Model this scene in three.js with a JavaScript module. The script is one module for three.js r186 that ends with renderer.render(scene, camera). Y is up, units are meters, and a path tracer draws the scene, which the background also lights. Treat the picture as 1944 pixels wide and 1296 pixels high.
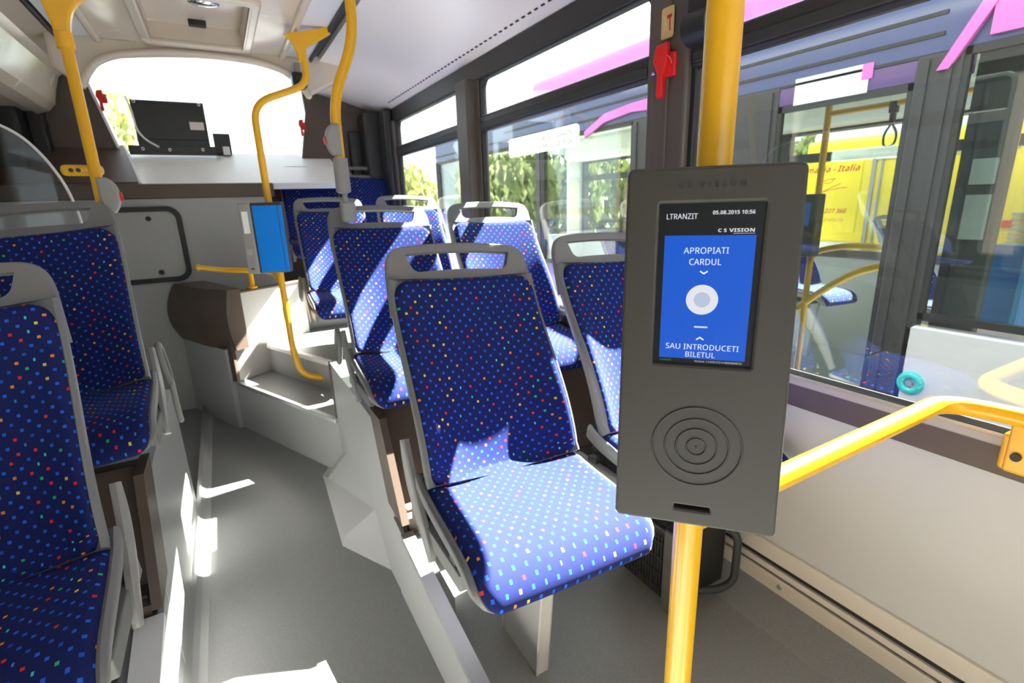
import * as THREE from 'three';
import { RoundedBoxGeometry } from 'three/addons/geometries/RoundedBoxGeometry.js';
import { mergeGeometries, mergeVertices, toCreasedNormals } from 'three/addons/utils/BufferGeometryUtils.js';
import { FontLoader } from 'three/addons/loaders/FontLoader.js';
import { TextGeometry } from 'three/addons/geometries/TextGeometry.js';
import { ImprovedNoise } from 'three/addons/math/ImprovedNoise.js';

// ------------------------------------------------------------------ camera, sky, sun, exposure
const scene = new THREE.Scene();
const camera = new THREE.PerspectiveCamera(68.04, 1944 / 1296, 0.02, 200);   // about 18 mm on full frame
camera.position.set(0, 1.45, 0);
camera.up.set(0.15669, 0.96353, -0.21695);
camera.lookAt(0.46726, 1.45 - 0.26584, -0.84321);
const renderer = new THREE.WebGLRenderer({ antialias: true });
renderer.toneMapping = THREE.LinearToneMapping;
renderer.toneMappingExposure = 1.15;
camera.focus = 0.85; camera.userData.fStop = 6.3;
renderer.shadowMap.enabled = true;
const SKY = [0.80, 0.92, 1.0], SKY_STRENGTH = 2.6;
scene.background = new THREE.Color().setRGB(SKY[0] * SKY_STRENGTH, SKY[1] * SKY_STRENGTH, SKY[2] * SKY_STRENGTH);
const SUN_DIR = new THREE.Vector3(1, 1.04, -0.125).normalize();
const sun = new THREE.DirectionalLight(new THREE.Color().setRGB(1, 0.95, 0.86), 118);
sun.position.copy(SUN_DIR).multiplyScalar(30); sun.target.position.set(0, 0, -2);
sun.position.add(sun.target.position);
sun.castShadow = true; sun.shadow.radius = 1; sun.shadow.mapSize.set(4096, 4096);
Object.assign(sun.shadow.camera, { left: -12, right: 12, top: 12, bottom: -12, near: 1, far: 80 });
scene.add(sun, sun.target);

// ------------------------------------------------------------------ helpers
let seedv = 12345;
const rnd = () => { seedv = (seedv * 1664525 + 1013904223) >>> 0; return seedv / 4294967296; };
const reseed = (n) => { seedv = n >>> 0; };
const noise = new ImprovedNoise();
const V = (x, y, z) => new THREE.Vector3(x, y, z);
const used = new Map();
function numbered(name) { const n = used.get(name) ?? 0; used.set(name, n + 1); return n ? `${name}_${String(n).padStart(3, '0')}` : name; }
function tag(o, label, category, group) { o.userData.label = label; o.userData.category = category; if (group) o.userData.group = group; return o; }
function thing(name, label, category, pos = [0, 0, 0], turn = 0, group) {
  const o = new THREE.Group(); o.name = numbered(name); o.position.set(...pos); o.rotation.y = turn; scene.add(o);
  return tag(o, label, category, group);
}
function part(name, geo, mat, parent) {
  const g = Array.isArray(geo) ? merge(geo) : geo;
  const m = new THREE.Mesh(g, mat); m.name = numbered(name); m.castShadow = m.receiveShadow = true; parent.add(m); return m;
}
function struct(name, geo, mat, parent) { const m = part(name, geo, mat, parent ?? scene); if (!parent) m.userData.kind = 'structure'; return m; }
function structGroup(name, pos = [0, 0, 0]) { const o = new THREE.Group(); o.name = numbered(name); o.position.set(...pos); o.userData.kind = 'structure'; scene.add(o); return o; }
function whole(name, geo, mat, label, category, group) { return tag(part(name, geo, mat, scene), label, category, group); }
function merge(list) {
  const gs = list.map((g) => { const h = g.index ? g.toNonIndexed() : g; for (const k of Object.keys(h.attributes)) if (!['position', 'normal', 'uv'].includes(k)) h.deleteAttribute(k); if (!h.attributes.normal) h.computeVertexNormals(); if (!h.attributes.uv) planarUV(h); return h; });
  return gs.length === 1 ? gs[0] : mergeGeometries(gs);
}
function planarUV(g) {                                              // uv in metres, by the way each vertex faces
  const p = g.attributes.position, n = g.attributes.normal, uv = new Float32Array(p.count * 2);
  for (let i = 0; i < p.count; i++) {
    const ax = Math.abs(n.getX(i)), ay = Math.abs(n.getY(i)), az = Math.abs(n.getZ(i));
    const [a, b] = ay >= ax && ay >= az ? [p.getX(i), p.getZ(i)] : ax >= az ? [p.getZ(i), p.getY(i)] : [p.getX(i), p.getY(i)];
    uv[2 * i] = a; uv[2 * i + 1] = b;
  }
  g.setAttribute('uv', new THREE.BufferAttribute(uv, 2)); return g;
}
function box(x0, x1, y0, y1, z0, z1, r = 0) {
  const w = Math.abs(x1 - x0), h = Math.abs(y1 - y0), d = Math.abs(z1 - z0);
  let g = r ? new RoundedBoxGeometry(w, h, d, 2, Math.min(r, w / 2.01, h / 2.01, d / 2.01)) : new THREE.BoxGeometry(w, h, d);
  if (g.index) g = g.toNonIndexed();
  g.translate((x0 + x1) / 2, (y0 + y1) / 2, (z0 + z1) / 2);
  return planarUV(g);
}
function shapeOf(pts) { const s = new THREE.Shape(); pts.forEach(([x, y], i) => (i ? s.lineTo(x, y) : s.moveTo(x, y))); s.closePath(); return s; }
function rr(x0, y0, x1, y1, r, C = THREE.Shape) {
  const s = new C();
  s.moveTo(x0 + r, y0); s.lineTo(x1 - r, y0); s.absarc(x1 - r, y0 + r, r, -Math.PI / 2, 0); s.lineTo(x1, y1 - r); s.absarc(x1 - r, y1 - r, r, 0, Math.PI / 2);
  s.lineTo(x0 + r, y1); s.absarc(x0 + r, y1 - r, r, Math.PI / 2, Math.PI); s.lineTo(x0, y0 + r); s.absarc(x0 + r, y0 + r, r, Math.PI, 1.5 * Math.PI); return s;
}
function extrude(shape, depth, bevel = 0, seg = 10) {
  const g = new THREE.ExtrudeGeometry(shape, { depth: depth - 2 * bevel, bevelEnabled: bevel > 0, bevelThickness: bevel, bevelSize: bevel, bevelOffset: -bevel, bevelSegments: 2, curveSegments: seg });
  g.translate(0, 0, bevel); return toCreasedNormals(g, 0.3);
}
function prismY(pts, y0, y1) {                                      // polygon [x, z] standing from y0 to y1
  const g = extrude(shapeOf(pts.map(([x, z]) => [x, -z])), y1 - y0); g.rotateX(-Math.PI / 2); g.translate(0, y0, 0); return planarUV(g);
}
function alongZ(pts, z0, z1) {                                      // polygon [x, y] running from z0 to z1
  const g = extrude(shapeOf(pts), Math.abs(z1 - z0)); g.translate(0, 0, Math.min(z0, z1)); return planarUV(g);
}
function alongX(pts, x0, x1) {                                      // polygon [z, y] running along x
  const g = extrude(shapeOf(pts.map(([z, y]) => [-z, y])), Math.abs(x1 - x0)); g.rotateY(Math.PI / 2); g.translate(Math.min(x0, x1), 0, 0); return planarUV(g);
}
class Poly extends THREE.Curve {                                    // straight runs with rounded corners
  constructor(pts, radius = 0.05) {
    super(); const out = [];
    pts.forEach((p, i) => {
      const q = V(...p), a = pts[i - 1] && V(...pts[i - 1]), b = pts[i + 1] && V(...pts[i + 1]);
      if (!a || !b) { out.push(q); return; }
      const r = Math.min(radius, q.distanceTo(a) * 0.48, q.distanceTo(b) * 0.48), s = q.clone().lerp(a, r / q.distanceTo(a)), e = q.clone().lerp(b, r / q.distanceTo(b));
      for (let k = 0; k <= 8; k++) { const t = k / 8; out.push(s.clone().multiplyScalar((1 - t) ** 2).addScaledVector(q, 2 * t * (1 - t)).addScaledVector(e, t * t)); }
    });
    this.p = out; this.l = [0]; for (let i = 1; i < out.length; i++) this.l.push(this.l[i - 1] + out[i].distanceTo(out[i - 1]));
  }
  getPoint(t, o = new THREE.Vector3()) {
    const d = t * this.l.at(-1); let i = 1; while (i < this.l.length - 1 && this.l[i] < d) i++;
    return o.copy(this.p[i - 1]).lerp(this.p[i], (d - this.l[i - 1]) / Math.max(1e-9, this.l[i] - this.l[i - 1]));
  }
}
function tube(pts, r, bend = 0.06, n = 0, sides = 20) {
  const c = new Poly(pts, bend), g = new THREE.TubeGeometry(c, n || Math.max(4, Math.round(c.l.at(-1) / 0.02)), r, sides), caps = [];
  for (const t of [0, 1]) { const s = new THREE.SphereGeometry(r, 12, 8); s.translate(...c.getPoint(t).toArray()); caps.push(s); }
  return merge([g, ...caps]);
}
function straight(a, b, r, sides = 24, r2 = r) {
  const A = V(...a), B = V(...b), g = new THREE.CylinderGeometry(r2, r, A.distanceTo(B), sides);
  g.applyQuaternion(new THREE.Quaternion().setFromUnitVectors(V(0, 1, 0), B.clone().sub(A).normalize())); g.translate(...A.add(B).multiplyScalar(0.5).toArray()); return g;
}
function loft(rings, closed = true, caps = true, crease = 0.7) {    // rings: arrays of Vector3, all the same length
  const n = rings[0].length, pos = [], uv = [], idx = [];
  rings.forEach((r, j) => r.forEach((p, i) => { pos.push(p.x, p.y, p.z); uv.push(i / n, j / rings.length); }));
  const m = closed ? n : n - 1;
  for (let j = 0; j < rings.length - 1; j++) for (let i = 0; i < m; i++) { const a = j * n + i, b = j * n + (i + 1) % n, c = a + n, d = b + n; idx.push(a, b, d, a, d, c); }
  if (caps && closed) for (const [j, flip] of [[0, 1], [rings.length - 1, 0]]) {
    const c = rings[j].reduce((s, p) => s.add(p), V(0, 0, 0)).divideScalar(n), k = pos.length / 3; pos.push(c.x, c.y, c.z); uv.push(0, 0);
    for (let i = 0; i < n; i++) { const a = j * n + i, b = j * n + (i + 1) % n; flip ? idx.push(k, b, a) : idx.push(k, a, b); }
  }
  let g = new THREE.BufferGeometry(); g.setAttribute('position', new THREE.Float32BufferAttribute(pos, 3)); g.setAttribute('uv', new THREE.Float32BufferAttribute(uv, 2)); g.setIndex(idx);
  return toCreasedNormals(g, crease);
}
function textPlate(w, h, px, draw) {
  const c = document.createElement('canvas'); c.width = Math.round(w * px); c.height = Math.round(h * px); draw(c.getContext('2d'), c.width, c.height);
  const t = new THREE.CanvasTexture(c); t.colorSpace = THREE.SRGBColorSpace; t.anisotropy = 8; return t;
}

// ------------------------------------------------------------------ materials
const std = (rgb, roughness = 0.6, extra = {}) => new THREE.MeshStandardMaterial({ color: new THREE.Color().setRGB(...rgb), roughness, ...extra });
const phys = (rgb, roughness, extra) => new THREE.MeshPhysicalMaterial({ color: new THREE.Color().setRGB(...rgb), roughness, ...extra });
function grainTexture(size, make, repeat) {
  const d = new Uint8Array(size * size * 4);
  for (let y = 0; y < size; y++) for (let x = 0; x < size; x++) { const c = make(x, y, size), o = (y * size + x) * 4; d[o] = c[0]; d[o + 1] = c[1]; d[o + 2] = c[2]; d[o + 3] = 255; }
  const t = new THREE.DataTexture(d, size, size); t.wrapS = t.wrapT = THREE.RepeatWrapping; t.magFilter = THREE.LinearFilter; t.minFilter = THREE.LinearMipmapLinearFilter; t.generateMipmaps = true; t.repeat.set(repeat, repeat); t.needsUpdate = true; return t;
}
const cl = (v) => Math.max(0, Math.min(255, Math.round(v)));
reseed(7);
const flecks = new Float32Array(512 * 512);
for (let k = 0; k < 9000; k++) { const x = (rnd() * 512) | 0, y = (rnd() * 512) | 0, v = (rnd() - 0.42) * 58; flecks[y * 512 + x] = v; if (rnd() < 0.5) flecks[y * 512 + (x + 1) % 512] = v * 0.8; if (rnd() < 0.4) flecks[((y + 1) % 512) * 512 + x] = v * 0.7; }
const vinylMap = grainTexture(512, (x, y) => { const v = 126 + flecks[y * 512 + x] + (rnd() - 0.5) * 16; return [cl(v), cl(v * 1.005), cl(v * 1.01)]; }, 1 / 0.6); vinylMap.colorSpace = THREE.SRGBColorSpace;
const grainBump = grainTexture(256, () => { const v = 110 + rnd() * 50; return [v, v, v]; }, 1 / 0.16);
// seat cloth: navy weave with small squares of blue and, here and there, red, orange, yellow, green and cyan
const CLOTH = 0.496, CN = 1984;
const clothMap = (() => {
  reseed(99);
  const cols = [[[38, 98, 218], 60], [[34, 84, 190], 34], [[222, 50, 42], 11], [[238, 132, 62], 10], [[228, 198, 72], 8], [[30, 178, 120], 6], [[52, 200, 214], 7], [[70, 124, 206], 10]];
  const total = cols.reduce((s, c) => s + c[1], 0), px = CN / CLOTH, dots = new Int8Array(CN * CN).fill(-1), P = 0.031, H = 0.0155;
  const nx = Math.round(CLOTH / P), ny = Math.round(CLOTH / H);
  for (let j = 0; j < ny; j++) for (let i = 0; i < nx; i++) {
    let r = rnd() * total, k = 0; while ((r -= cols[k][1]) > 0) k++;
    const cx = (i + (j % 2) * 0.5 + 0.25) * (CN / nx), cy = (j + 0.5) * (CN / ny), s = (k > 1 && k < 6 ? 0.0062 : 0.0064) * px / 2, w = k === 6 || k === 7 ? s * 0.62 : s;
    for (let y = Math.round(cy - s); y < cy + s; y++) for (let x = Math.round(cx - w); x < cx + w; x++) dots[((y + CN) % CN) * CN + ((x + CN) % CN)] = k;
  }
  const t = grainTexture(CN, (x, y) => {
    const k = dots[y * CN + x], weave = (Math.floor(x / 3) + Math.floor(y / 4)) % 2 ? 1.12 : 0.86, n = weave * (0.85 + rnd() * 0.3), c = k < 0 ? [31, 38, 90] : cols[k][0];
    return [cl(c[0] * n), cl(c[1] * n), cl(c[2] * n)];
  }, 1 / CLOTH);
  t.colorSpace = THREE.SRGBColorSpace; return t;
})();
const smudge = grainTexture(256, (x, y, s) => { const a = x / s * 6.2832, b = y / s * 6.2832, v = 120 + 40 * noise.noise(Math.cos(a) * 1.4 + 3, Math.sin(a) * 1.4 + Math.cos(b) * 1.4, Math.sin(b) * 1.4) + rnd() * 14; return [cl(v), cl(v), cl(v)]; }, 1 / 0.9);
const M = {
  vinyl: std([1, 1, 1], 0.42, { map: vinylMap, bumpMap: grainBump, bumpScale: 0.0002 }),
  vinylSide: std([0.36, 0.365, 0.365], 0.5, { bumpMap: grainBump, bumpScale: 0.0002 }),
  cloth: phys([1, 1, 1], 0.95, { map: clothMap, sheen: 0.95, sheenColor: new THREE.Color().setRGB(0.37, 0.43, 0.64), sheenRoughness: 0.5, specularIntensity: 0.2 }),
  seatPlastic: std([0.165, 0.165, 0.165], 0.5, { bumpMap: grainBump, bumpScale: 0.0002 }),
  seatPlasticLight: std([0.26, 0.255, 0.25], 0.42),
  leg: std([0.40, 0.39, 0.37], 0.45),
  yellow: phys([0.80, 0.41, 0.0], 0.34, { clearcoat: 0.3, clearcoatRoughness: 0.18 }),
  wall: std([0.50, 0.49, 0.475], 0.5, { bumpMap: grainBump, bumpScale: 0.0002 }),
  rearGrey: std([0.36, 0.36, 0.355], 0.6, { bumpMap: grainBump, bumpScale: 0.0003 }),
  brown: std([0.085, 0.058, 0.045], 0.45, { bumpMap: grainBump, bumpScale: 0.0002 }),
  frame: std([0.022, 0.020, 0.020], 0.42),
  pillar: std([0.085, 0.068, 0.058], 0.42, { bumpMap: grainBump, bumpScale: 0.0002 }),
  trim: std([0.62, 0.57, 0.49], 0.4, { bumpMap: grainBump, bumpScale: 0.0001 }),
  ledge: std([0.36, 0.33, 0.31], 0.4),
  black: std([0.012, 0.012, 0.012], 0.5),
  blackMetal: std([0.02, 0.019, 0.018], 0.35, { metalness: 0.3 }),
  darkPlastic: std([0.028, 0.028, 0.028], 0.55),
  cream: std([0.66, 0.57, 0.48], 0.45, { roughnessMap: smudge }),
  cove: std([0.80, 0.745, 0.715], 0.32),
  diffuser: phys([0.78, 0.78, 0.82], 0.35, {}),
  white: std([0.80, 0.79, 0.78], 0.4),
  alu: std([0.75, 0.76, 0.78], 0.32, { metalness: 0.85 }),
  chrome: std([0.85, 0.85, 0.86], 0.12, { metalness: 1 }),
  red: std([0.62, 0.012, 0.012], 0.4),
  shell: std([0.037, 0.032, 0.025], 0.55, { bumpMap: grainBump, bumpScale: 0.00018 }),
  shellGrey: std([0.27, 0.26, 0.245], 0.5),
  glass: phys([0.93, 0.96, 0.95], 0.02, { transmission: 1, thickness: 0, ior: 1.42 }),
  tinted: phys([0.30, 0.32, 0.32], 0.02, { transmission: 1, thickness: 0, ior: 1.5 }),
  glassClear: phys([0.97, 0.98, 0.98], 0.02, { transmission: 1, thickness: 0, ior: 1.5 }),
};

// ------------------------------------------------------------------ the bus body: floor, platforms, walls, roof
const ZF = 2.6, ZR = -5.1, XL = -1.32, XR = 1.42, XC = 0.05, CEIL = 2.42;
struct('floor', box(-0.36, 0.44, -0.06, 0, -4.4, ZF), M.vinyl);
struct('floor', box(XL, -0.36, -0.06, 0, -4.4, -2.7), M.vinyl);
// platform on the right, with a gentle rise towards the wheel box; platform on the left the same
const rise = [[ZF, -0.06], [ZF, 0.15], [-1.72, 0.15], [-1.72, -0.06]], ramp = [[-1.24, 0.1], [-1.24, 0.27], [-1.70, 0.32], [-1.70, 0.1]];
struct('platform_floor', alongX(rise, 0.405, XR), M.vinyl);
struct('platform_ramp', alongX(ramp, 0.40, 0.455), M.vinyl);
struct('platform_ramp', alongX(ramp.map(([z, y]) => [z, y + 0.012]), -0.41, -0.33), M.vinyl);
const sideR = [[ZF, -0.05], [ZF, 0.215], [-0.88, 0.215], [-1.0, 0.235], [-1.66, 0.335], [-1.66, -0.05]];
struct('platform_side', alongX(sideR, 0.392, 0.405), M.vinylSide);
const nose = (x0, x1) => alongX([[ZF, 0.2], [ZF, 0.219], [-0.88, 0.219], [-1.0, 0.239], [-1.56, 0.325], [-1.56, 0.305], [-1.0, 0.219], [-0.88, 0.2]], x0, x1);
struct('trim_1', nose(0.388, 0.432), M.alu);
struct('platform_floor', alongX(rise.map(([z, y]) => [z, y + 0.012]), XL, -0.332), M.vinyl);
struct('platform_side', alongX(sideR.map(([z, y]) => [z, y + 0.012]), -0.332, -0.317), M.vinylSide);
struct('trim_2', nose(-0.385, -0.314).translate(0, 0.012, 0), M.white);
// rounded vinyl run-up between aisle and left platform side
struct('trim_10', alongZ([[-0.317, 0], [-0.262, 0], [-0.286, 0.006], [-0.304, 0.022], [-0.317, 0.06]], -4.3, ZF), M.vinylSide);
struct('trim_11', alongZ([[1.255, 0.14], [1.43, 0.14], [1.43, 0.19], [1.405, 0.178], [1.27, 0.1515]], -1.0, ZF), M.vinyl);

// wheel boxes under the second row, with their sloping brown front panels
for (const s of [1, -1]) {
  const g = structGroup('wheel_box', [s > 0 ? 0 : 0.08, 0, 0]), x0 = s > 0 ? 0.395 : -0.395, x1 = s > 0 ? XR : XL - 0.08;
  const side = [[-1.66, 0], [-1.66, 0.36], [-1.84, 0.66], [-2.72, 0.66], [-2.72, 0]];
  part('wheel_box_body', alongX(side, x0, x1), M.vinylSide, g);
  part('front_panel', alongX([[-1.63, 0.385], [-1.64, 0.40], [-1.73, 0.55], [-1.81, 0.70], [-1.86, 0.70], [-1.68, 0.385]], x0 + s * 0.004, x1), M.brown, g);
  part('front_panel_rim', alongX([[-1.53, 0.375], [-1.54, 0.392], [-1.625, 0.55], [-1.705, 0.712], [-1.86, 0.712], [-1.70, 0.375]], x0 - s * 0.006, x0 + s * 0.02), M.brown, g);
  part('front_panel_sill', alongX([[-1.54, 0.372], [-1.54, 0.388], [-1.68, 0.40], [-1.68, 0.372]], x0, x1), M.brown, g);
  part('panel_foot', box(x0 + s * 0.03, x0 + s * 0.07, 0.3, 0.40, -1.575, -1.60), M.brown, g);
}
// faceted vinyl fairing where the wheel box bulges into the aisle
{
  const P = { A: V(0.395, 0, -2.95), B: V(0.285, 0, -2.76), C: V(0.253, 0, -2.07), D: V(0.396, 0, -1.80), E: V(0.396, 0.235, -2.5), F: V(0.396, 0.18, -1.99), K: V(0.30, 0.03, -2.66), L: V(0.27, 0.028, -2.09) };
  const f = [], tri = (...k) => k.forEach((n) => f.push(...P[n].toArray()));
  tri('A', 'E', 'K'); tri('A', 'K', 'B'); tri('B', 'K', 'L'); tri('B', 'L', 'C'); tri('K', 'E', 'F'); tri('K', 'F', 'L'); tri('L', 'F', 'D'); tri('L', 'D', 'C'); tri('A', 'D', 'F'); tri('A', 'F', 'E'); tri('A', 'B', 'C'); tri('A', 'C', 'D');
  const g = new THREE.BufferGeometry(); g.setAttribute('position', new THREE.Float32BufferAttribute(f, 3)); g.computeVertexNormals();
  struct('floor_fairing', planarUV(g), M.vinylSide);
}
// rear steps, set at a slant, and the platform behind them
const step1 = [[-0.313, -4.31], [0.395, -2.695], [XR, -2.695], [XR, -4.4], [-0.313, -4.4]];
struct('rear_step', prismY(step1, 0, 0.335), M.vinylSide);
struct('rear_step', prismY(step1.map(([x, z]) => [x, z]), 0.335, 0.34), M.vinyl);
const step2 = [[0.165, -3.86], [0.458, -3.17], [XR, -3.17], [XR, -4.4], [0.165, -4.4]];
struct('rear_step', prismY(step2, 0.34, 0.53), M.vinylSide);
struct('rear_step', prismY(step2, 0.53, 0.535), M.vinyl);
struct('rear_platform', box(0.36, XR, 0.5, 0.66, -5.05, -4.15), M.vinyl);
const slantBar = (a, b, y0, y1, w) => { const A = V(a[0], 0, a[1]), B = V(b[0], 0, b[1]), d = B.clone().sub(A), L = d.length(); const g = box(0, L, y0, y1, -w / 2, w / 2, 0.004); g.rotateY(-Math.atan2(d.z, d.x)); g.translate(a[0], 0, a[1]); return g; };
struct('step_nosing', slantBar([-0.06, -3.728], [0.392, -2.69], 0.322, 0.345, 0.03), M.alu);
struct('step_nosing', slantBar([0.17, -3.845], [0.458, -3.165], 0.512, 0.541, 0.035), M.white);
struct('step_nosing', box(0.388, 0.402, 0.34, 0.66, -2.74, -2.70, 0.004), M.brown);
// engine compartment: tall slanting side, brown rounded cap, low partition beside the steps
{
  const g = structGroup('engine_compartment');
  const A = V(-0.313, 0, -4.306), dir = V(0.614, 0, 1.4).normalize(), nrm = V(-dir.z, 0, dir.x), at = (s, y, o) => A.clone().addScaledVector(dir, s).addScaledVector(nrm, o).setY(y);
  const S = 0.64;
  part('side_panel', prismY([[-0.313, -4.306], [-0.07, -3.752], [-0.10, -3.74], [-0.36, -4.33]], 0, 0.565), M.vinylSide, g);
  const rings = [];
  for (let j = 0; j <= 14; j++) {
    const y = 0.56 + 0.40 * j / 14, b = 0.10 * Math.sin(Math.PI * Math.min(1, 0.10 + 0.84 * j / 14)) ** 0.8, r = [];
    for (let i = 0; i <= 10; i++) { const s = -0.03 + (S - 0.03) * i / 10; r.push(at(s, y, b + 0.004 - 0.045 * Math.max(0, (i - 6) / 4) ** 2)); }
    r.push(at(S + 0.035, y, b * 0.4 - 0.03)); r.push(at(S + 0.03, y, -0.10)); r.push(at(-0.03, y, -0.16)); rings.push(r);
  }
  part('cap', loft(rings, true, true, 0.9), M.brown, g);
  part('partition', slantBar([-0.055, -3.733], [0.47, -4.075], 0.34, 0.925, 0.03), M.wall, g);
  part('partition_edge', [slantBar([-0.062, -3.728], [0.48, -4.081], 0.922, 0.938, 0.046), slantBar([-0.072, -3.722], [-0.052, -3.735], 0.34, 0.66, 0.05)], M.brown, g);
  part('front_wall', box(XL, -0.30, 0, 1.56, -4.42, -4.36), M.rearGrey, g);
  part('front_wall', box(-0.30, 0.36, 0.34, 1.56, -4.42, -4.36), M.rearGrey, g);
  part('top', box(XL, 0.36, 1.50, 1.545, -5.05, -4.42), M.rearGrey, g);
}
// access hatch on the grey rear wall
{
  const t = thing('access_hatch', 'grey access hatch with thick black rubber gasket on the rear engine wall', 'hatch', [-0.47, 1.235, -4.36]);
  const o = rr(-0.245, -0.26, 0.245, 0.26, 0.085), h = rr(-0.212, -0.227, 0.212, 0.227, 0.06, THREE.Path); o.holes.push(h);
  part('gasket', extrude(o, 0.022, 0.005, 12), M.black, t);
  part('panel', extrude(rr(-0.222, -0.237, 0.222, 0.237, 0.065), 0.008, 0.001), M.rearGrey, t);
  for (const [x, y] of [[0.05, 0.18], [0.06, -0.19]]) { const c = new THREE.CylinderGeometry(0.016, 0.018, 0.012, 16); c.rotateX(Math.PI / 2); c.translate(x, y, 0.012); part('latch', c, M.black, t); }
}
// brown fascia under the rear window, pale sloping shelf behind it, brown side panels, raked glass
struct('wall_rear', [box(XL, 0.40, 1.545, 1.645, -4.42, -4.345, 0.012), box(0.40, XR, 0.66, 1.645, ZR, -4.97)], M.brown);
struct('window_shelf', loft([[V(-0.433, 1.60, -4.41), V(-0.433, 1.645, -4.40), V(-0.545, 1.91, -5.04), V(-0.545, 1.85, -5.06)], [V(0.95, 1.60, -4.41), V(0.95, 1.645, -4.40), V(0.95, 1.91, -5.04), V(0.95, 1.85, -5.06)]], true, true, 0.3), M.white);
struct('wall_rear', loft([[V(XL, 1.54, -4.41), V(XL, 1.66, -4.40), V(XL, 1.95, -4.95), V(XL, 1.60, -4.98)], [V(-0.433, 1.54, -4.41), V(-0.433, 1.66, -4.40), V(-0.535, 1.95, -4.95), V(-0.535, 1.60, -4.98)]], true, true, 0.3), M.brown);
struct('trim_12', tube([[-0.425, 1.648, -4.392], [-0.53, 1.93, -4.97]], 0.012, 0.02, 10, 8), M.white);
{
  const L = extrude(shapeOf([[XL, 1.54], [-0.482, 1.54], [-0.482, 1.664], [-0.569, 1.934], [-0.676, 2.407], [-0.62, 2.565], [XL, 2.565]]), 0.05, 0.008); L.translate(0, 0, -4.95);
  const R = extrude(shapeOf([[XR, 0.66], [0.66, 0.66], [0.672, 1.66], [0.79, 2.24], [0.77, 2.60], [XR, 2.60]]), 0.05, 0.008); R.translate(0, 0, -4.99);
  struct('wall_rear', planarUV(L), M.brown); struct('wall_rear', planarUV(R), M.brown);
  struct('trim_3', alongZ([[-0.485, 1.66], [-0.470, 1.66], [-0.555, 1.934], [-0.66, 2.407], [-0.677, 2.407], [-0.571, 1.934]], -4.89, -5.04), M.white);
  const q = loft([[V(-0.72, 1.86, -5.07), V(-0.72, 2.68, -4.99), V(-0.72, 2.68, -4.995), V(-0.72, 1.865, -5.075)], [V(0.95, 1.86, -5.07), V(0.95, 2.68, -4.99), V(0.95, 2.68, -4.995), V(0.95, 1.865, -5.075)]], true, true, 0.2);
  const w = structGroup('window_rear'); part('pane', q, M.glassClear, w);
  part('rail', box(-0.75, 0.98, 1.83, 1.875, -5.09, -5.05, 0.005), M.black, w);
}
// left rear black corner, right rear black corner
struct('trim_4', [box(XL, -1.02, 0.3, 2.3, -4.90, -4.6, 0.03), box(-1.03, -0.93, 1.5, 2.25, -4.91, -4.80, 0.02), box(XL, -1.2, 0.0, 2.25, -4.6, -4.2, 0.03)], M.black);
struct('trim_5', [box(1.22, XR, 0.66, 2.24, -4.99, -4.70, 0.03), box(1.34, XR, 0.66, 2.24, -4.72, -4.5, 0.03), box(1.12, 1.23, 0.66, 2.1, -4.97, -4.88, 0.02)], M.frame);

// side walls: lower panel, band, ledge, trim rail with two grooves
for (const s of [1, -1]) {
  const X = s > 0 ? XR : XL, o = (d) => X - s * d, side = s > 0 ? 'right' : 'left';
  const bx = (d0, d1, y0, y1, r = 0) => box(o(d0), o(d1), y0, y1, ZR, ZF, r);
  const w = structGroup('wall_' + side);
  part('lower_panel', bx(-0.05, 0, 0, 0.86), M.wall, w);
  part('band', bx(-0.05, 0.012, 0.836, 0.912, 0.003), M.brown, w);
  part('ledge', bx(-0.05, 0.022, 0.905, 0.930, 0.006), M.ledge, w);
  part('header', box(o(-0.005), o(-0.03), 2.125, 2.6, ZR, ZF), M.frame, w);
  part('header_trim', bx(-0.03, 0.012, 2.128, 2.235, 0.006), M.frame, w);
  const t = structGroup('baseboard_' + side);
  part('rail', bx(-0.02, 0.012, 0.285, 0.346, 0.004), M.trim, t);
  part('rail', bx(-0.02, 0.012, 0.245, 0.266, 0.002), M.trim, t);
  part('rail', bx(-0.02, 0.012, 0.15, 0.234, 0.003), M.trim, t);
  part('groove', bx(-0.02, 0.001, 0.23, 0.29), M.frame, t);
  for (const z of [0.1, -0.79]) { const c = new THREE.CylinderGeometry(0.0085, 0.0085, 0.006, 16); c.rotateZ(Math.PI / 2); c.translate(o(0.0125), 0.21, z); part('screw', c, M.alu, t); }
}
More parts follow.
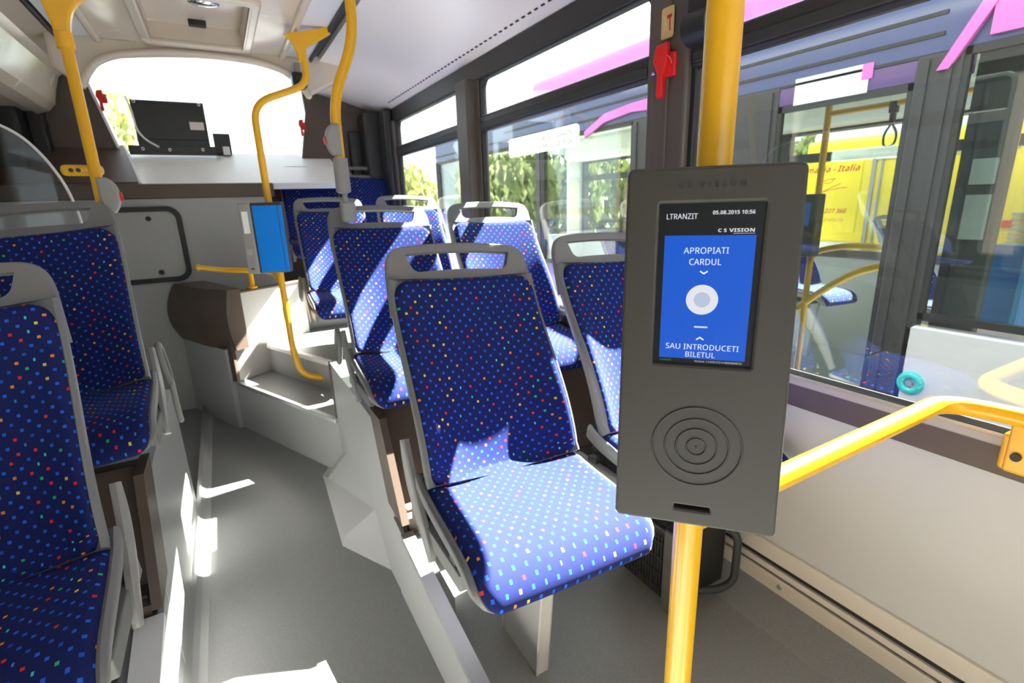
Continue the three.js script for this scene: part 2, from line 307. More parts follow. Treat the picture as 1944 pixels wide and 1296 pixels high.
// window columns and window units
const ringShape = (z0, z1, y0, y1, r, t) => { const a = rr(z0, y0, z1, y1, r + t * 0.5); a.holes.push(rr(z0 + t, y0 + t, z1 - t, y1 - t, r, THREE.Path)); return a; };
function onWall(g, s, X) { g.rotateY(-Math.PI / 2); g.translate(X, 0, 0); return g; }   // shape (z, y) -> wall plane
function windowUnit(n, s, z0, z1, rail = true) {
  const X = s > 0 ? XR : XL, w = structGroup('window_' + n), face = (g, d) => { g.rotateY(-Math.PI / 2); g.translate(X + (s > 0 ? 0.035 : 0.005) - s * d, 0, 0); return planarUV(g); };
  part('window_frame', face(extrude(ringShape(z0, z1, 0.905, 2.148, 0.05, 0.028), 0.04, 0.005), 0), M.black, w);
  part('pane', box(X + s * 0.018, X + s * 0.022, 0.92, 1.88, z0 + 0.01, z1 - 0.01), s > 0 ? M.glass : M.tinted, w);
  part('upper_pane', box(X + s * 0.018, X + s * 0.022, 1.90, 2.135, z0 + 0.01, z1 - 0.01), s > 0 ? M.glassClear : M.tinted, w);
  if (rail) {
    part('rail', box(X - s * 0.012, X + s * 0.03, 1.848, 1.935, z0 + 0.005, z1 - 0.005, 0.014), M.frame, w);
    part('slider_rail', box(X - s * 0.018, X - s * 0.008, 1.862, 1.895, z0 + 0.02, z1 - 0.02, 0.004), M.darkPlastic, w);
  }
}
const zs = [[-4.46, -3.04], [-2.86, -1.46], [-1.30, 0.42], [0.58, 2.4]];
zs.forEach(([a, b], i) => { windowUnit(i + 1, 1, a, b); windowUnit(i + 5, -1, a, b); });
for (const s of [1, -1]) {
  const X = s > 0 ? XR : XL, p = (z0, z1) => struct('window_pillar', [box(X - s * 0.03, X + s * 0.03, 0.93, 2.14, z0, z1, 0.012), box(X - s * 0.036, X, 0.946, 2.14, z0 + 0.03, z1 - (z1 - z0) * 0.42, 0.006)], M.pillar);
   struct('window_pillar', [box(X - s * 0.065, X + s * 0.03, 0.93, 2.14, -3.06, -2.90, 0.012), box(X - s * 0.01, X + s * 0.03, 0.946, 2.14, -3.05, -2.85, 0.006)], M.pillar);
  p(-1.47, -1.29); p(0.41, 0.59); p(2.39, ZF); p(-5.0, -4.45);
}
// ceiling: coves, light channels, middle panel with roof hatch, rear arch, roof skin
const covePts = [[XR, 2.235], [1.36, 2.262], [1.25, 2.305], [1.12, 2.345], [0.98, 2.378], [0.86, 2.40], [0.765, 2.412], [0.76, 2.47], [XR, 2.47]];
struct('ceiling', alongZ(covePts, -4.97, ZF), M.cove);
{ const h = []; for (let i = 0; i < 110; i++) h.push(box(1.352, 1.36, 2.2585, 2.2635, -4.4 + i * 0.055, -4.378 + i * 0.055)); const m = struct('trim_13', h, M.darkPlastic); m.userData.kind = 'structure'; }
const ductPts = [[-0.65, 2.425], [-0.76, 2.412], [-0.805, 2.38], [-0.835, 2.30], [-0.86, 2.20], [-0.90, 2.155], [-0.97, 2.14], [XL, 2.12], [XL, 2.47], [-0.65, 2.47]];
struct('ceiling', alongZ(ductPts, -4.88, ZF), M.cream);
struct('trim_6', alongZ([[-0.90, 2.150], [-0.955, 2.134], [-0.955, 2.122], [-0.89, 2.14]], -4.80, ZF), M.cream);
struct('ceiling', [box(-0.44, 0.53, CEIL, 2.47, -2.80, ZF), box(-0.44, -0.20, CEIL, 2.47, -4.02, -2.80), box(0.32, 0.53, CEIL, 2.47, -4.02, -2.80), box(-0.21, 0.33, CEIL, 2.47, -4.02, -3.88), box(-0.21, 0.33, CEIL, 2.47, -3.05, -2.80)], M.cream);
struct('ceiling', [box(-0.462, -0.42, 2.398, 2.44, -4.0, ZF, 0.016), box(0.51, 0.552, 2.398, 2.44, -4.0, ZF, 0.016)], M.cream);
struct('light_cover', box(0.545, 0.70, 2.425, 2.455, -3.98, ZF), M.diffuser); struct('light_cover', box(-0.61, -0.455, 2.425, 2.455, -3.98, ZF), M.diffuser);
struct('trim_7', [box(0.695, 0.765, 2.44, 2.47, -4.0, ZF), box(0.70, 0.716, 2.40, 2.46, -4.0, ZF, 0.004)], M.darkPlastic);
struct('trim_8', [box(-0.66, -0.605, 2.44, 2.47, -4.0, ZF), box(-0.632, -0.62, 2.40, 2.46, -4.0, ZF, 0.004)], M.darkPlastic);
{ // arch round the rear window
  const s = new THREE.Shape(); s.moveTo(-0.68, 2.26); s.lineTo(-0.56, 2.16); s.lineTo(-0.535, 2.205); s.quadraticCurveTo(-0.50, 2.30, -0.36, 2.34); s.quadraticCurveTo(0.06, 2.405, 0.42, 2.365); s.quadraticCurveTo(0.60, 2.33, 0.665, 2.19); s.lineTo(0.69, 2.20); s.lineTo(0.95, 2.33); s.lineTo(0.95, 2.47); s.lineTo(-0.68, 2.47); s.closePath();
  const g = extrude(s, 0.10, 0.02, 24); g.translate(0, 0, -4.06); struct('ceiling', planarUV(g), M.cream);
  const lip = tube([[-0.555, 2.17, -3.955], [-0.53, 2.22, -3.955], [-0.47, 2.30, -3.955], [-0.36, 2.345, -3.955], [-0.15, 2.378, -3.955], [0.06, 2.386, -3.955], [0.26, 2.383, -3.955], [0.42, 2.366, -3.955], [0.55, 2.325, -3.955], [0.63, 2.25, -3.955], [0.668, 2.19, -3.955]], 0.022, 0.08, 80); struct('trim_9', lip, M.cream);
}
struct('roof', [box(-1.40, 1.50, 2.56, 2.62, -4.10, ZF + 0.1), box(-1.40, -0.70, 2.47, 2.68, -5.1, -4.05), box(-0.8, 1.46, 2.66, 2.72, -5.1, -4.05), box(-0.8, 1.46, 2.5, 2.7, -4.12, -4.05)], M.white);
struct('wall_rear', [box(XL - 0.06, 1.48, 0, 1.86, -5.16, -5.10), box(XL - 0.06, -0.70, 1.86, 2.6, -5.16, -5.10), box(0.94, 1.48, 1.86, 2.7, -5.16, -5.10)], M.brown);
struct('underfloor', box(XL - 0.05, 1.47, -0.16, -0.06, -5.16, ZF + 0.05), M.darkPlastic);
// front end behind the camera: low panel and a wide windscreen
struct('wall_front', [box(XL - 0.05, 1.47, -0.06, 0.95, ZF, ZF + 0.06), box(XL - 0.05, 1.47, 2.2, 2.6, ZF, ZF + 0.06), box(XL - 0.05, -1.2, 0.95, 2.2, ZF, ZF + 0.06), box(1.34, 1.47, 0.95, 2.2, ZF, ZF + 0.06)], M.pillar);
struct('window_front', box(-1.2, 1.34, 0.95, 2.2, ZF + 0.02, ZF + 0.025), M.glassClear);
// roof hatch with frame, lid, black catch and oval lamp
{
  const t = structGroup('roof_hatch', [0.06, 0, -3.46]);
  const o = rr(-0.285, -0.47, 0.285, 0.45, 0.05); o.holes.push(rr(-0.235, -0.40, 0.235, 0.40, 0.025, THREE.Path));
  const f = extrude(o, 0.035, 0.012, 12); f.rotateX(-Math.PI / 2); f.translate(0, CEIL - 0.022, 0); part('frame', planarUV(f), M.cream, t);
  part('lid', box(-0.25, 0.25, 2.515, 2.54, -0.42, 0.42), M.cream, t);
  part('well', [box(-0.25, -0.235, 2.40, 2.53, -0.42, 0.42), box(0.235, 0.25, 2.40, 2.53, -0.42, 0.42), box(-0.25, 0.25, 2.40, 2.53, -0.42, -0.405), box(-0.25, 0.25, 2.40, 2.53, 0.405, 0.42)], M.cream, t);
  part('catch', box(-0.035, 0.055, 2.485, 2.517, -0.33, -0.28, 0.006), M.black, t);
  const r = new THREE.SphereGeometry(0.075, 24, 14); r.scale(1, 0.25, 0.55); r.translate(0.05, 2.512, 0.02); part('fan_cover', r, M.chrome, t);
}

// ------------------------------------------------------------------ the passenger seat
const profileBack = new THREE.CatmullRomCurve3([V(0, 1.035, -0.212), V(0, 0.95, -0.178), V(0, 0.82, -0.128), V(0, 0.70, -0.082), V(0, 0.60, -0.038), V(0, 0.535, -0.004), V(0, 0.505, 0.022)]);
const profileSeat = new THREE.CatmullRomCurve3([V(0, 0.522, 0.0), V(0, 0.508, 0.05), V(0, 0.500, 0.13), V(0, 0.498, 0.22), V(0, 0.494, 0.31), V(0, 0.480, 0.358), V(0, 0.452, 0.382), V(0, 0.424, 0.386)]);
function frameAt(curve, t) { const p = curve.getPointAt(t), d = curve.getTangentAt(t); return { p, n: V(0, d.z, -d.y).multiplyScalar(1) }; }   // n points out of the cushion
function pad(curve, width, thick, dish, corners, roll, wrap) {
  const NU = 36, NS = 44, L = curve.getLength(), pos = [], uv = [], idx = [];
  const ease = (a) => 0.5 - 0.5 * Math.cos(Math.PI * a);
  for (let j = 0; j <= NS; j++) {
    const t = (j / NS) * 0.55 + ease(j / NS) * 0.45, s = t * L, { p, n } = frameAt(curve, t);
    let w = width(t) / 2;
    for (const [end, r] of [[0, corners[0]], [1, corners[1]]]) { const d = end ? L - s : s; if (r && d < r) w -= r - Math.sqrt(Math.max(0, r * r - (r - d) ** 2)); }
    for (let i = 0; i <= NU; i++) {
      const u = Math.sin((i / NU - 0.5) * Math.PI * 0.96) / Math.sin(0.48 * Math.PI), x = u * w, d = Math.min(w - Math.abs(x), wrap[0] ? s : 1, wrap[1] ? L - s : 1), k = Math.max(0, 1 - d / roll);
      const h = thick * Math.sqrt(Math.max(0, 1 - k * k)) + dish(t) * Math.pow(Math.abs(x) / 0.22, 2.5) + 0.004 * (1 - (x / 0.22) ** 2);
      pos.push(x, p.y + n.y * h, p.z + n.z * h); uv.push(x + 0.3, s);
    }
  }
  for (let j = 0; j < NS; j++) for (let i = 0; i < NU; i++) { const a = j * (NU + 1) + i, b = a + 1, c = a + NU + 1, d = c + 1; idx.push(a, c, b, b, c, d); }
  const g = new THREE.BufferGeometry(); g.setAttribute('position', new THREE.Float32BufferAttribute(pos, 3)); g.setAttribute('uv', new THREE.Float32BufferAttribute(uv, 2)); g.setIndex(idx); g.computeVertexNormals(); return g;
}
const dishBack = (t) => 0.012 + 0.086 * Math.sin(Math.PI * Math.min(1, t * 0.62)) ** 2, dishSeat = (t) => 0.034 * (1 - t);
const seatGeo = {
  back: pad(profileBack, (t) => 0.440 + 0.002 * Math.sin(Math.PI * t), 0.030, dishBack, [0.06, 0.02], 0.026, [1, 0]),
  seat: pad(profileSeat, (t) => 0.446 + 0.03 * t, 0.030, dishSeat, [0.02, 0.062], 0.030, [0, 1]),
};
function shellPart(curve, t0, t1, half, depth, dish, corner) {
  const rings = [], N = 30, L = curve.getLength();
  for (let j = 0; j <= N; j++) {
    const t = t0 + (t1 - t0) * j / N, { p, n } = frameAt(curve, t); let w = half(t); const d = depth(t), e = dish(t), left = (1 - t) * L;
    if (corner && left < corner) w -= corner - Math.sqrt(Math.max(0, corner * corner - (corner - left) ** 2));
    const sec = [[-w + 0.03, 0.004], [-w + 0.008, 0.012], [-w + 0.001, 0.007], [-w, -0.004], [-w + 0.004, -d * 0.7], [-w + 0.02, -d], [-w * 0.5, -d - 0.004], [0, -d - 0.006], [w * 0.5, -d - 0.004], [w - 0.02, -d], [w - 0.004, -d * 0.7], [w, -0.004], [w - 0.001, 0.007], [w - 0.008, 0.012], [w - 0.03, 0.004], [0, -0.004]];
    rings.push(sec.map(([x, h]) => { const k = h + e * Math.min(1, Math.abs(x) / 0.22) ** 2.5; return V(x, p.y + n.y * k, p.z + n.z * k); }));
  }
  return loft(rings, true, true, 0.9);
}
seatGeo.shell = merge([
  shellPart(profileBack, 0.0, 1, (t) => 0.228 + 0.002 * Math.sin(Math.PI * Math.min(1, t * 1.1)), (t) => 0.026 + 0.030 * t, dishBack, 0),
  shellPart(profileSeat, 0.0, 0.985, (t) => 0.236 + 0.015 * t, (t) => 0.05 - 0.02 * t, dishSeat, 0.07)]);
{ // head frame with its slot-shaped grip
  const s = new THREE.Shape(); s.moveTo(-0.2285, -0.10); s.lineTo(-0.226, 0.02); s.bezierCurveTo(-0.222, 0.078, -0.205, 0.092, -0.165, 0.098); s.quadraticCurveTo(0, 0.116, 0.165, 0.098); s.bezierCurveTo(0.205, 0.092, 0.222, 0.078, 0.226, 0.02); s.lineTo(0.2285, -0.10); s.closePath();
  const h = new THREE.Path(); h.moveTo(-0.172, 0.078); h.quadraticCurveTo(0, 0.095, 0.172, 0.078); h.lineTo(0.160, 0.040); h.quadraticCurveTo(0.152, 0.018, 0.130, 0.015); h.quadraticCurveTo(0, 0.024, -0.130, 0.015); h.quadraticCurveTo(-0.152, 0.018, -0.160, 0.040); h.closePath(); s.holes.push(h);
  const g = extrude(s, 0.022, 0.006, 14), f = frameAt(profileBack, 0), ang = Math.atan2(-f.n.y, f.n.z);
  g.translate(0, 0, -0.014); g.rotateX(-Math.atan2(f.n.y, f.n.z)); g.translate(0, f.p.y, f.p.z); seatGeo.head = planarUV(g);
}
{ // side cover along the joint of back and cushion
  const P = [[-0.10, 0.615, 0.022], [-0.075, 0.56, 0.034], [-0.045, 0.515, 0.036], [-0.005, 0.468, 0.031], [0.045, 0.425, 0.027], [0.085, 0.385, 0.022], [0.10, 0.362, 0.012]], rings = [];
  const c = new THREE.CatmullRomCurve3(P.map(([z, y]) => V(0, y, z))), w = new THREE.CatmullRomCurve3(P.map((p) => V(p[2], 0, 0)));
  for (let j = 0; j <= 24; j++) { const t = j / 24, p = c.getPoint(t), d = c.getTangent(t), n = V(0, d.z, -d.y), hw = w.getPoint(t).x, r = [];
    for (let i = 0; i < 14; i++) { const a = i / 14 * 2 * Math.PI, q = Math.sign(Math.cos(a)) * Math.abs(Math.cos(a)) ** 0.6 * hw, x = Math.sign(Math.sin(a)) * Math.abs(Math.sin(a)) ** 0.6 * 0.010; r.push(V(x, p.y + n.y * q, p.z + n.z * q)); } rings.push(r); }
  seatGeo.cover = loft(rings);
}
seatGeo.rail = box(-0.012, 0.012, 0.395, 0.44, -0.06, 0.27, 0.005);
seatGeo.cross = [box(-0.225, 0.225, 0.42, 0.455, 0.0, 0.04, 0.006), box(-0.225, 0.225, 0.42, 0.455, 0.2, 0.24, 0.006)];
seatGeo.under = alongX([[-0.02, 0.47], [0.30, 0.465], [0.30, 0.44], [0.22, 0.425], [0.0, 0.43]], -0.19, 0.19);
{ const r = []; for (const [y, hz, hx, zc] of [[-0.055, 0.105, 0.022, 0.085], [0.03, 0.105, 0.022, 0.085], [0.25, 0.11, 0.021, 0.09], [0.43, 0.13, 0.021, 0.09]]) { const a = []; for (const [sx, sz] of [[-1, -1], [-1, 1], [1, 1], [1, -1]]) for (const k of [0, 1]) a.push(V(sx * (hx - (k === (sx * sz > 0 ? 0 : 1) ? 0 : 0.004)), y, zc + sz * (hz - (k === (sx * sz > 0 ? 0 : 1) ? 0.004 : 0)))); r.push(a); } seatGeo.pedestal = loft(r, true, true, 0.4); }
{ const g = new THREE.TorusGeometry(0.06, 0.0105, 12, 40); g.scale(0.62, 1.3, 1); g.rotateY(Math.PI / 2); g.rotateX(0.25); g.translate(0, 0.54, -0.145); seatGeo.loop = g; }
seatGeo.strut = tube([[0, 0.465, -0.15], [0, 0.39, -0.11], [0, 0.33, -0.10]], 0.010, 0.03, 20, 10);
function makeSeat(cover, pedestal, armrest) {
  const t = new THREE.Group();
  const sh = part('shell', seatGeo.shell, M.seatPlastic, t);
  part('head_frame', seatGeo.head, M.seatPlastic, t);
  part('backrest_cushion', seatGeo.back, M.cloth, t);
  part('seat_cushion', seatGeo.seat, M.cloth, t);
  const fr = part('seat_frame', [...seatGeo.cross.map((g) => g.clone()), seatGeo.under.clone()], M.darkPlastic, t);
  for (const s of [-1, 1]) { const r = part('seat_rail', seatGeo.rail, M.seatPlastic, fr); r.position.x = s * 0.216; }
  if (cover) { const c = part('side_cover', seatGeo.cover, M.seatPlasticLight, t); c.position.x = cover * 0.228; }
  if (pedestal) part('pedestal', seatGeo.pedestal, M.leg, t).position.x = pedestal;
  if (armrest) { const c = part('armrest_loop', seatGeo.loop, M.seatPlastic, t); c.position.x = armrest * 0.245; if (armrest > 0) { const d = part('armrest_strut', seatGeo.strut, M.seatPlasticLight, t); d.position.x = armrest * 0.248; } }
  return t;
}
const kinds = { ped: makeSeat(-1, 0.062, 0), arm: makeSeat(-1, 0, -1), plain: makeSeat(0, 0.02, 0), left: makeSeat(1, -0.04, 0), leftArm: makeSeat(1, false, 1) }, firstUse = new Set();
function seat(kind, label, pos, turn = 0, group) {
  const o = firstUse.has(kind) ? kinds[kind].clone() : kinds[kind]; firstUse.add(kind);
  o.name = numbered('passenger_seat'); o.position.set(...pos); o.rotation.y = turn; scene.add(o); return tag(o, label, 'bus seat', group);
}
const AISLE = 'patterned blue seats beside the aisle';
seat('ped', 'blue patterned aisle seat with fully sunlit cushion, beside the big ticket terminal', [0.545, 0.205, -1.158]).rotation.z = -0.052;
seat('plain', 'blue patterned window seat half hidden by the big dark grey ticket terminal', [1.105, 0.205, -1.158]).rotation.z = -0.045;
seat('arm', 'blue patterned aisle seat with a slanting sunny stripe, clamped to the bent yellow pole', [0.60, 0.32, -2.085]).rotation.z = -0.025;
seat('plain', 'blue patterned window seat with sunny top edge, in front of the window pillar', [1.15, 0.32, -2.085]).rotation.z = -0.025;
seat('arm', 'shaded blue aisle seat above the rear steps, just beside the small blue-sided ticket machine', [0.635, 0.385, -3.46]);
seat('plain', 'blue window seat behind the steps, seen through the grip of another seat', [1.16, 0.385, -3.46]);
seat('plain', 'highest rear seat under the rear window, left of the grey pole joint', [0.66, 0.655, -4.50]);
seat('plain', 'highest rear seat in the dark corner beside the rear side window', [1.17, 0.655, -4.50]);
seat('left', 'shaded dark blue seat cut by the left picture edge, nearest the viewer', [-0.483, 0.22, -1.27]).rotation.z = 0.08;
seat('leftArm', 'dark blue shaded seat with a long grip bar, in front of the glass partition', [-0.462, 0.36, -2.03]).rotation.z = 0.07;

// ------------------------------------------------------------------ poles and handrails
const Y = M.yellow;
function flange(t, at, axis, r = 0.036, h = 0.012) { const c = new THREE.CylinderGeometry(r, r, h, 24); if (axis === 'x') c.rotateZ(Math.PI / 2); if (axis === 'z') c.rotateX(Math.PI / 2); c.translate(...at); part('flange', c, Y, t); }
{
  const t = thing('grab_pole', 'thick yellow grab pole carrying the big dark grey ticket terminal', 'pole', [0.537, 0.195, -0.446]);
  part('pole', straight([0, 0, 0], [0, 2.225, 0], 0.0205, 40), Y, t); flange(t, [0, 0.006, 0]); flange(t, [0, 2.215, 0]);
}
{
  const t = thing('handrail', 'glossy sunlit yellow handrail from the terminal pole to the side wall', 'handrail', [0.537, 0.988, -0.446]);
  part('rail', tube([[0.015, 0, 0], [0.80, 0.003, -0.004], [0.845, 0.0, 0.10], [0.852, -0.004, 0.24]], 0.0195, 0.11, 90, 28), Y, t);
  part('bracket', [box(0.838, 0.866, -0.125, 0.01, 0.105, 0.20, 0.008), box(0.842, 0.878, -0.125, -0.04, 0.095, 0.215, 0.01)], Y, t);
  const b = new THREE.CylinderGeometry(0.009, 0.009, 0.012, 16); b.rotateZ(Math.PI / 2); b.translate(0.838, -0.085, 0.125); part('bolt', b, M.black, t);
}
function poleBracket(t, x, y, z, s) {                                // flared yellow foot that holds a pole to the ceiling channel
  const sh = new THREE.Shape(); sh.moveTo(-0.022, 0); sh.lineTo(0.022, 0); sh.bezierCurveTo(0.03, 0.08, 0.06, 0.12, 0.16, 0.15); sh.lineTo(0.16, 0.19); sh.lineTo(-0.05, 0.19); sh.bezierCurveTo(-0.05, 0.12, -0.03, 0.08, -0.022, 0); sh.closePath();
  const g = extrude(sh, 0.04, 0.008, 12); g.translate(0, 0, -0.02); if (s < 0) g.rotateY(Math.PI); g.translate(x, y, z); part('ceiling_bracket', planarUV(g), Y, t);
}
{
  const t = thing('grab_pole', 'yellow grab pole rising from the shaded seat to the left ceiling duct', 'pole', [-0.345, 1.43, -2.30]);
  part('pole', straight([0, 0, 0], [-0.02, 0.72, -0.17], 0.018, 28), Y, t); poleBracket(t, -0.019, 0.62, -0.147, 1);
  const c = new THREE.CylinderGeometry(0.026, 0.026, 0.05, 24); c.translate(-0.018, 0.60, -0.142); part('collar', c, Y, t);
}
{
  const t = thing('grab_pole', 'bent yellow pole with a grey joint clamped on a seat corner', 'pole', [0.475, 1.43, -2.27]);
  part('pole', tube([[0.0, 0.20, 0], [0.0, 0.44, 0], [0.105, 0.66, 0], [0.11, 0.98, 0]], 0.0205, 0.10, 70, 28), Y, t);
  const sl = straight([0, 0.085, 0], [0, 0.215, 0], 0.030, 28, 0.029); part('sleeve', sl, M.shellGrey, t);
  const bl = new THREE.SphereGeometry(0.030, 24, 12); bl.scale(1, 0.5, 1); bl.translate(0, 0.088, 0); const nk = straight([0, 0.03, 0], [0.004, 0.09, 0], 0.011, 16);
  part('joint', [bl, nk], M.shellGrey, t);
  const cp = new RoundedBoxGeometry(0.06, 0.085, 0.05, 4, 0.014); cp.translate(0.008, 0.0, 0.005); part('clamp', cp, M.shellGrey, t);
}
function stopBox(label, pos, turn) {
  const t = thing('stop_button_box', label, 'button', pos, turn); t.scale.setScalar(0.8); const s = new THREE.Shape();
  s.moveTo(-0.012, -0.075); s.lineTo(0.03, -0.075); s.lineTo(0.03, 0.075); s.lineTo(-0.004, 0.075); s.bezierCurveTo(-0.03, 0.06, -0.042, 0.03, -0.042, 0); s.bezierCurveTo(-0.042, -0.03, -0.03, -0.06, -0.012, -0.075); s.closePath();
  const g = extrude(s, 0.055, 0.01, 12); g.translate(0, 0, -0.0275); part('housing', planarUV(g), M.shellGrey, t);
  const c = new THREE.CylinderGeometry(0.019, 0.019, 0.014, 24); c.rotateZ(Math.PI / 2); c.translate(-0.042, -0.005, 0); part('button', c, M.red, t);
}
stopBox('grey stop button box with red button on the bent yellow pole', [0.458, 1.715, -2.262], 0);
stopBox('grey stop button box low on the left yellow pole', [-0.322, 1.515, -2.30], Math.PI);
{
  const t = thing('grab_pole', 'yellow pole bent near the ceiling that carries the small blue-sided ticket machine', 'pole', [0.275, 0.44, -3.30]);
  part('pole', tube([[0.15, -0.04, 0.02], [0.03, 0.0, 0.0], [0.0, 0.16, 0], [-0.015, 1.57, 0], [0.285, 1.685, 0], [0.28, 1.84, 0]], 0.019, 0.10, 160, 24), Y, t);
  flange(t, [0.152, -0.04, 0.02], 'x', 0.034, 0.014);
  const sh = new THREE.Shape(); sh.moveTo(-0.02, 0); sh.lineTo(0.02, 0.0); sh.lineTo(0.03, 0.07); sh.lineTo(0.17, 0.155); sh.lineTo(0.16, 0.19); sh.lineTo(-0.08, 0.13); sh.bezierCurveTo(-0.04, 0.1, -0.02, 0.05, -0.02, 0); sh.closePath();
  const g = extrude(sh, 0.036, 0.008, 12); g.translate(0.27, 1.80, -0.018); part('ceiling_bracket', planarUV(g), Y, t);
}
{
  const t = thing('handrail', 'short yellow handrail on top of the low partition by the rear steps', 'handrail', [0.13, 0.938, -3.85]);
  part('rail', tube([[-0.29, 0.165, 0.0], [-0.14, 0.135, 0.0], [0.08, 0.125, 0.10], [0.137, 0.12, 0.32], [0.142, 0.06, 0.53]], 0.0165, 0.10, 70, 20), Y, t);
  part('post', straight([0, 0, 0], [0.0, 0.13, 0.0], 0.0165, 20), Y, t); flange(t, [0, 0.008, 0], 'y', 0.03);
  const e = new THREE.CylinderGeometry(0.022, 0.022, 0.018, 20); e.rotateZ(Math.PI / 2); e.translate(-0.292, 0.165, 0); part('end_cap', e, Y, t);
}
// glass partition with a curved edge, clamped to the left pole
{
  const t = thing('glass_partition', 'clear partition with curved upper edge behind the shaded seats', 'partition', [-0.43, 0.40, -2.38]);
  const s = new THREE.Shape(); s.moveTo(0, 0); s.lineTo(0.0, 1.05); s.bezierCurveTo(-0.012, 1.15, -0.05, 1.24, -0.10, 1.315); s.bezierCurveTo(-0.17, 1.37, -0.35, 1.42, -0.86, 1.44); s.lineTo(-0.86, 0); s.closePath();
  const g = extrude(s, 0.008, 0.0015, 20); g.translate(0, 0, -0.004); part('pane', planarUV(g), M.glassClear, t);
  part('edge_strip', tube([[0.001, 0, 0], [0.001, 1.05, 0], [-0.018, 1.16, 0], [-0.053, 1.245, 0], [-0.10, 1.315, 0], [-0.17, 1.36, 0], [-0.35, 1.405, 0], [-0.6, 1.43, 0], [-0.86, 1.44, 0]], 0.0045, 0.05, 120, 10), M.white, t);
  const c = box(-0.02, 0.10, 1.185, 1.222, -0.02, 0.02, 0.015); part('clamp', c, Y, t);
  for (const x of [0.012, 0.032]) { const b = new THREE.CylinderGeometry(0.007, 0.007, 0.006, 12); b.rotateX(Math.PI / 2); b.translate(x, 1.203, 0.022); part('screw', b, M.darkPlastic, t); }
}

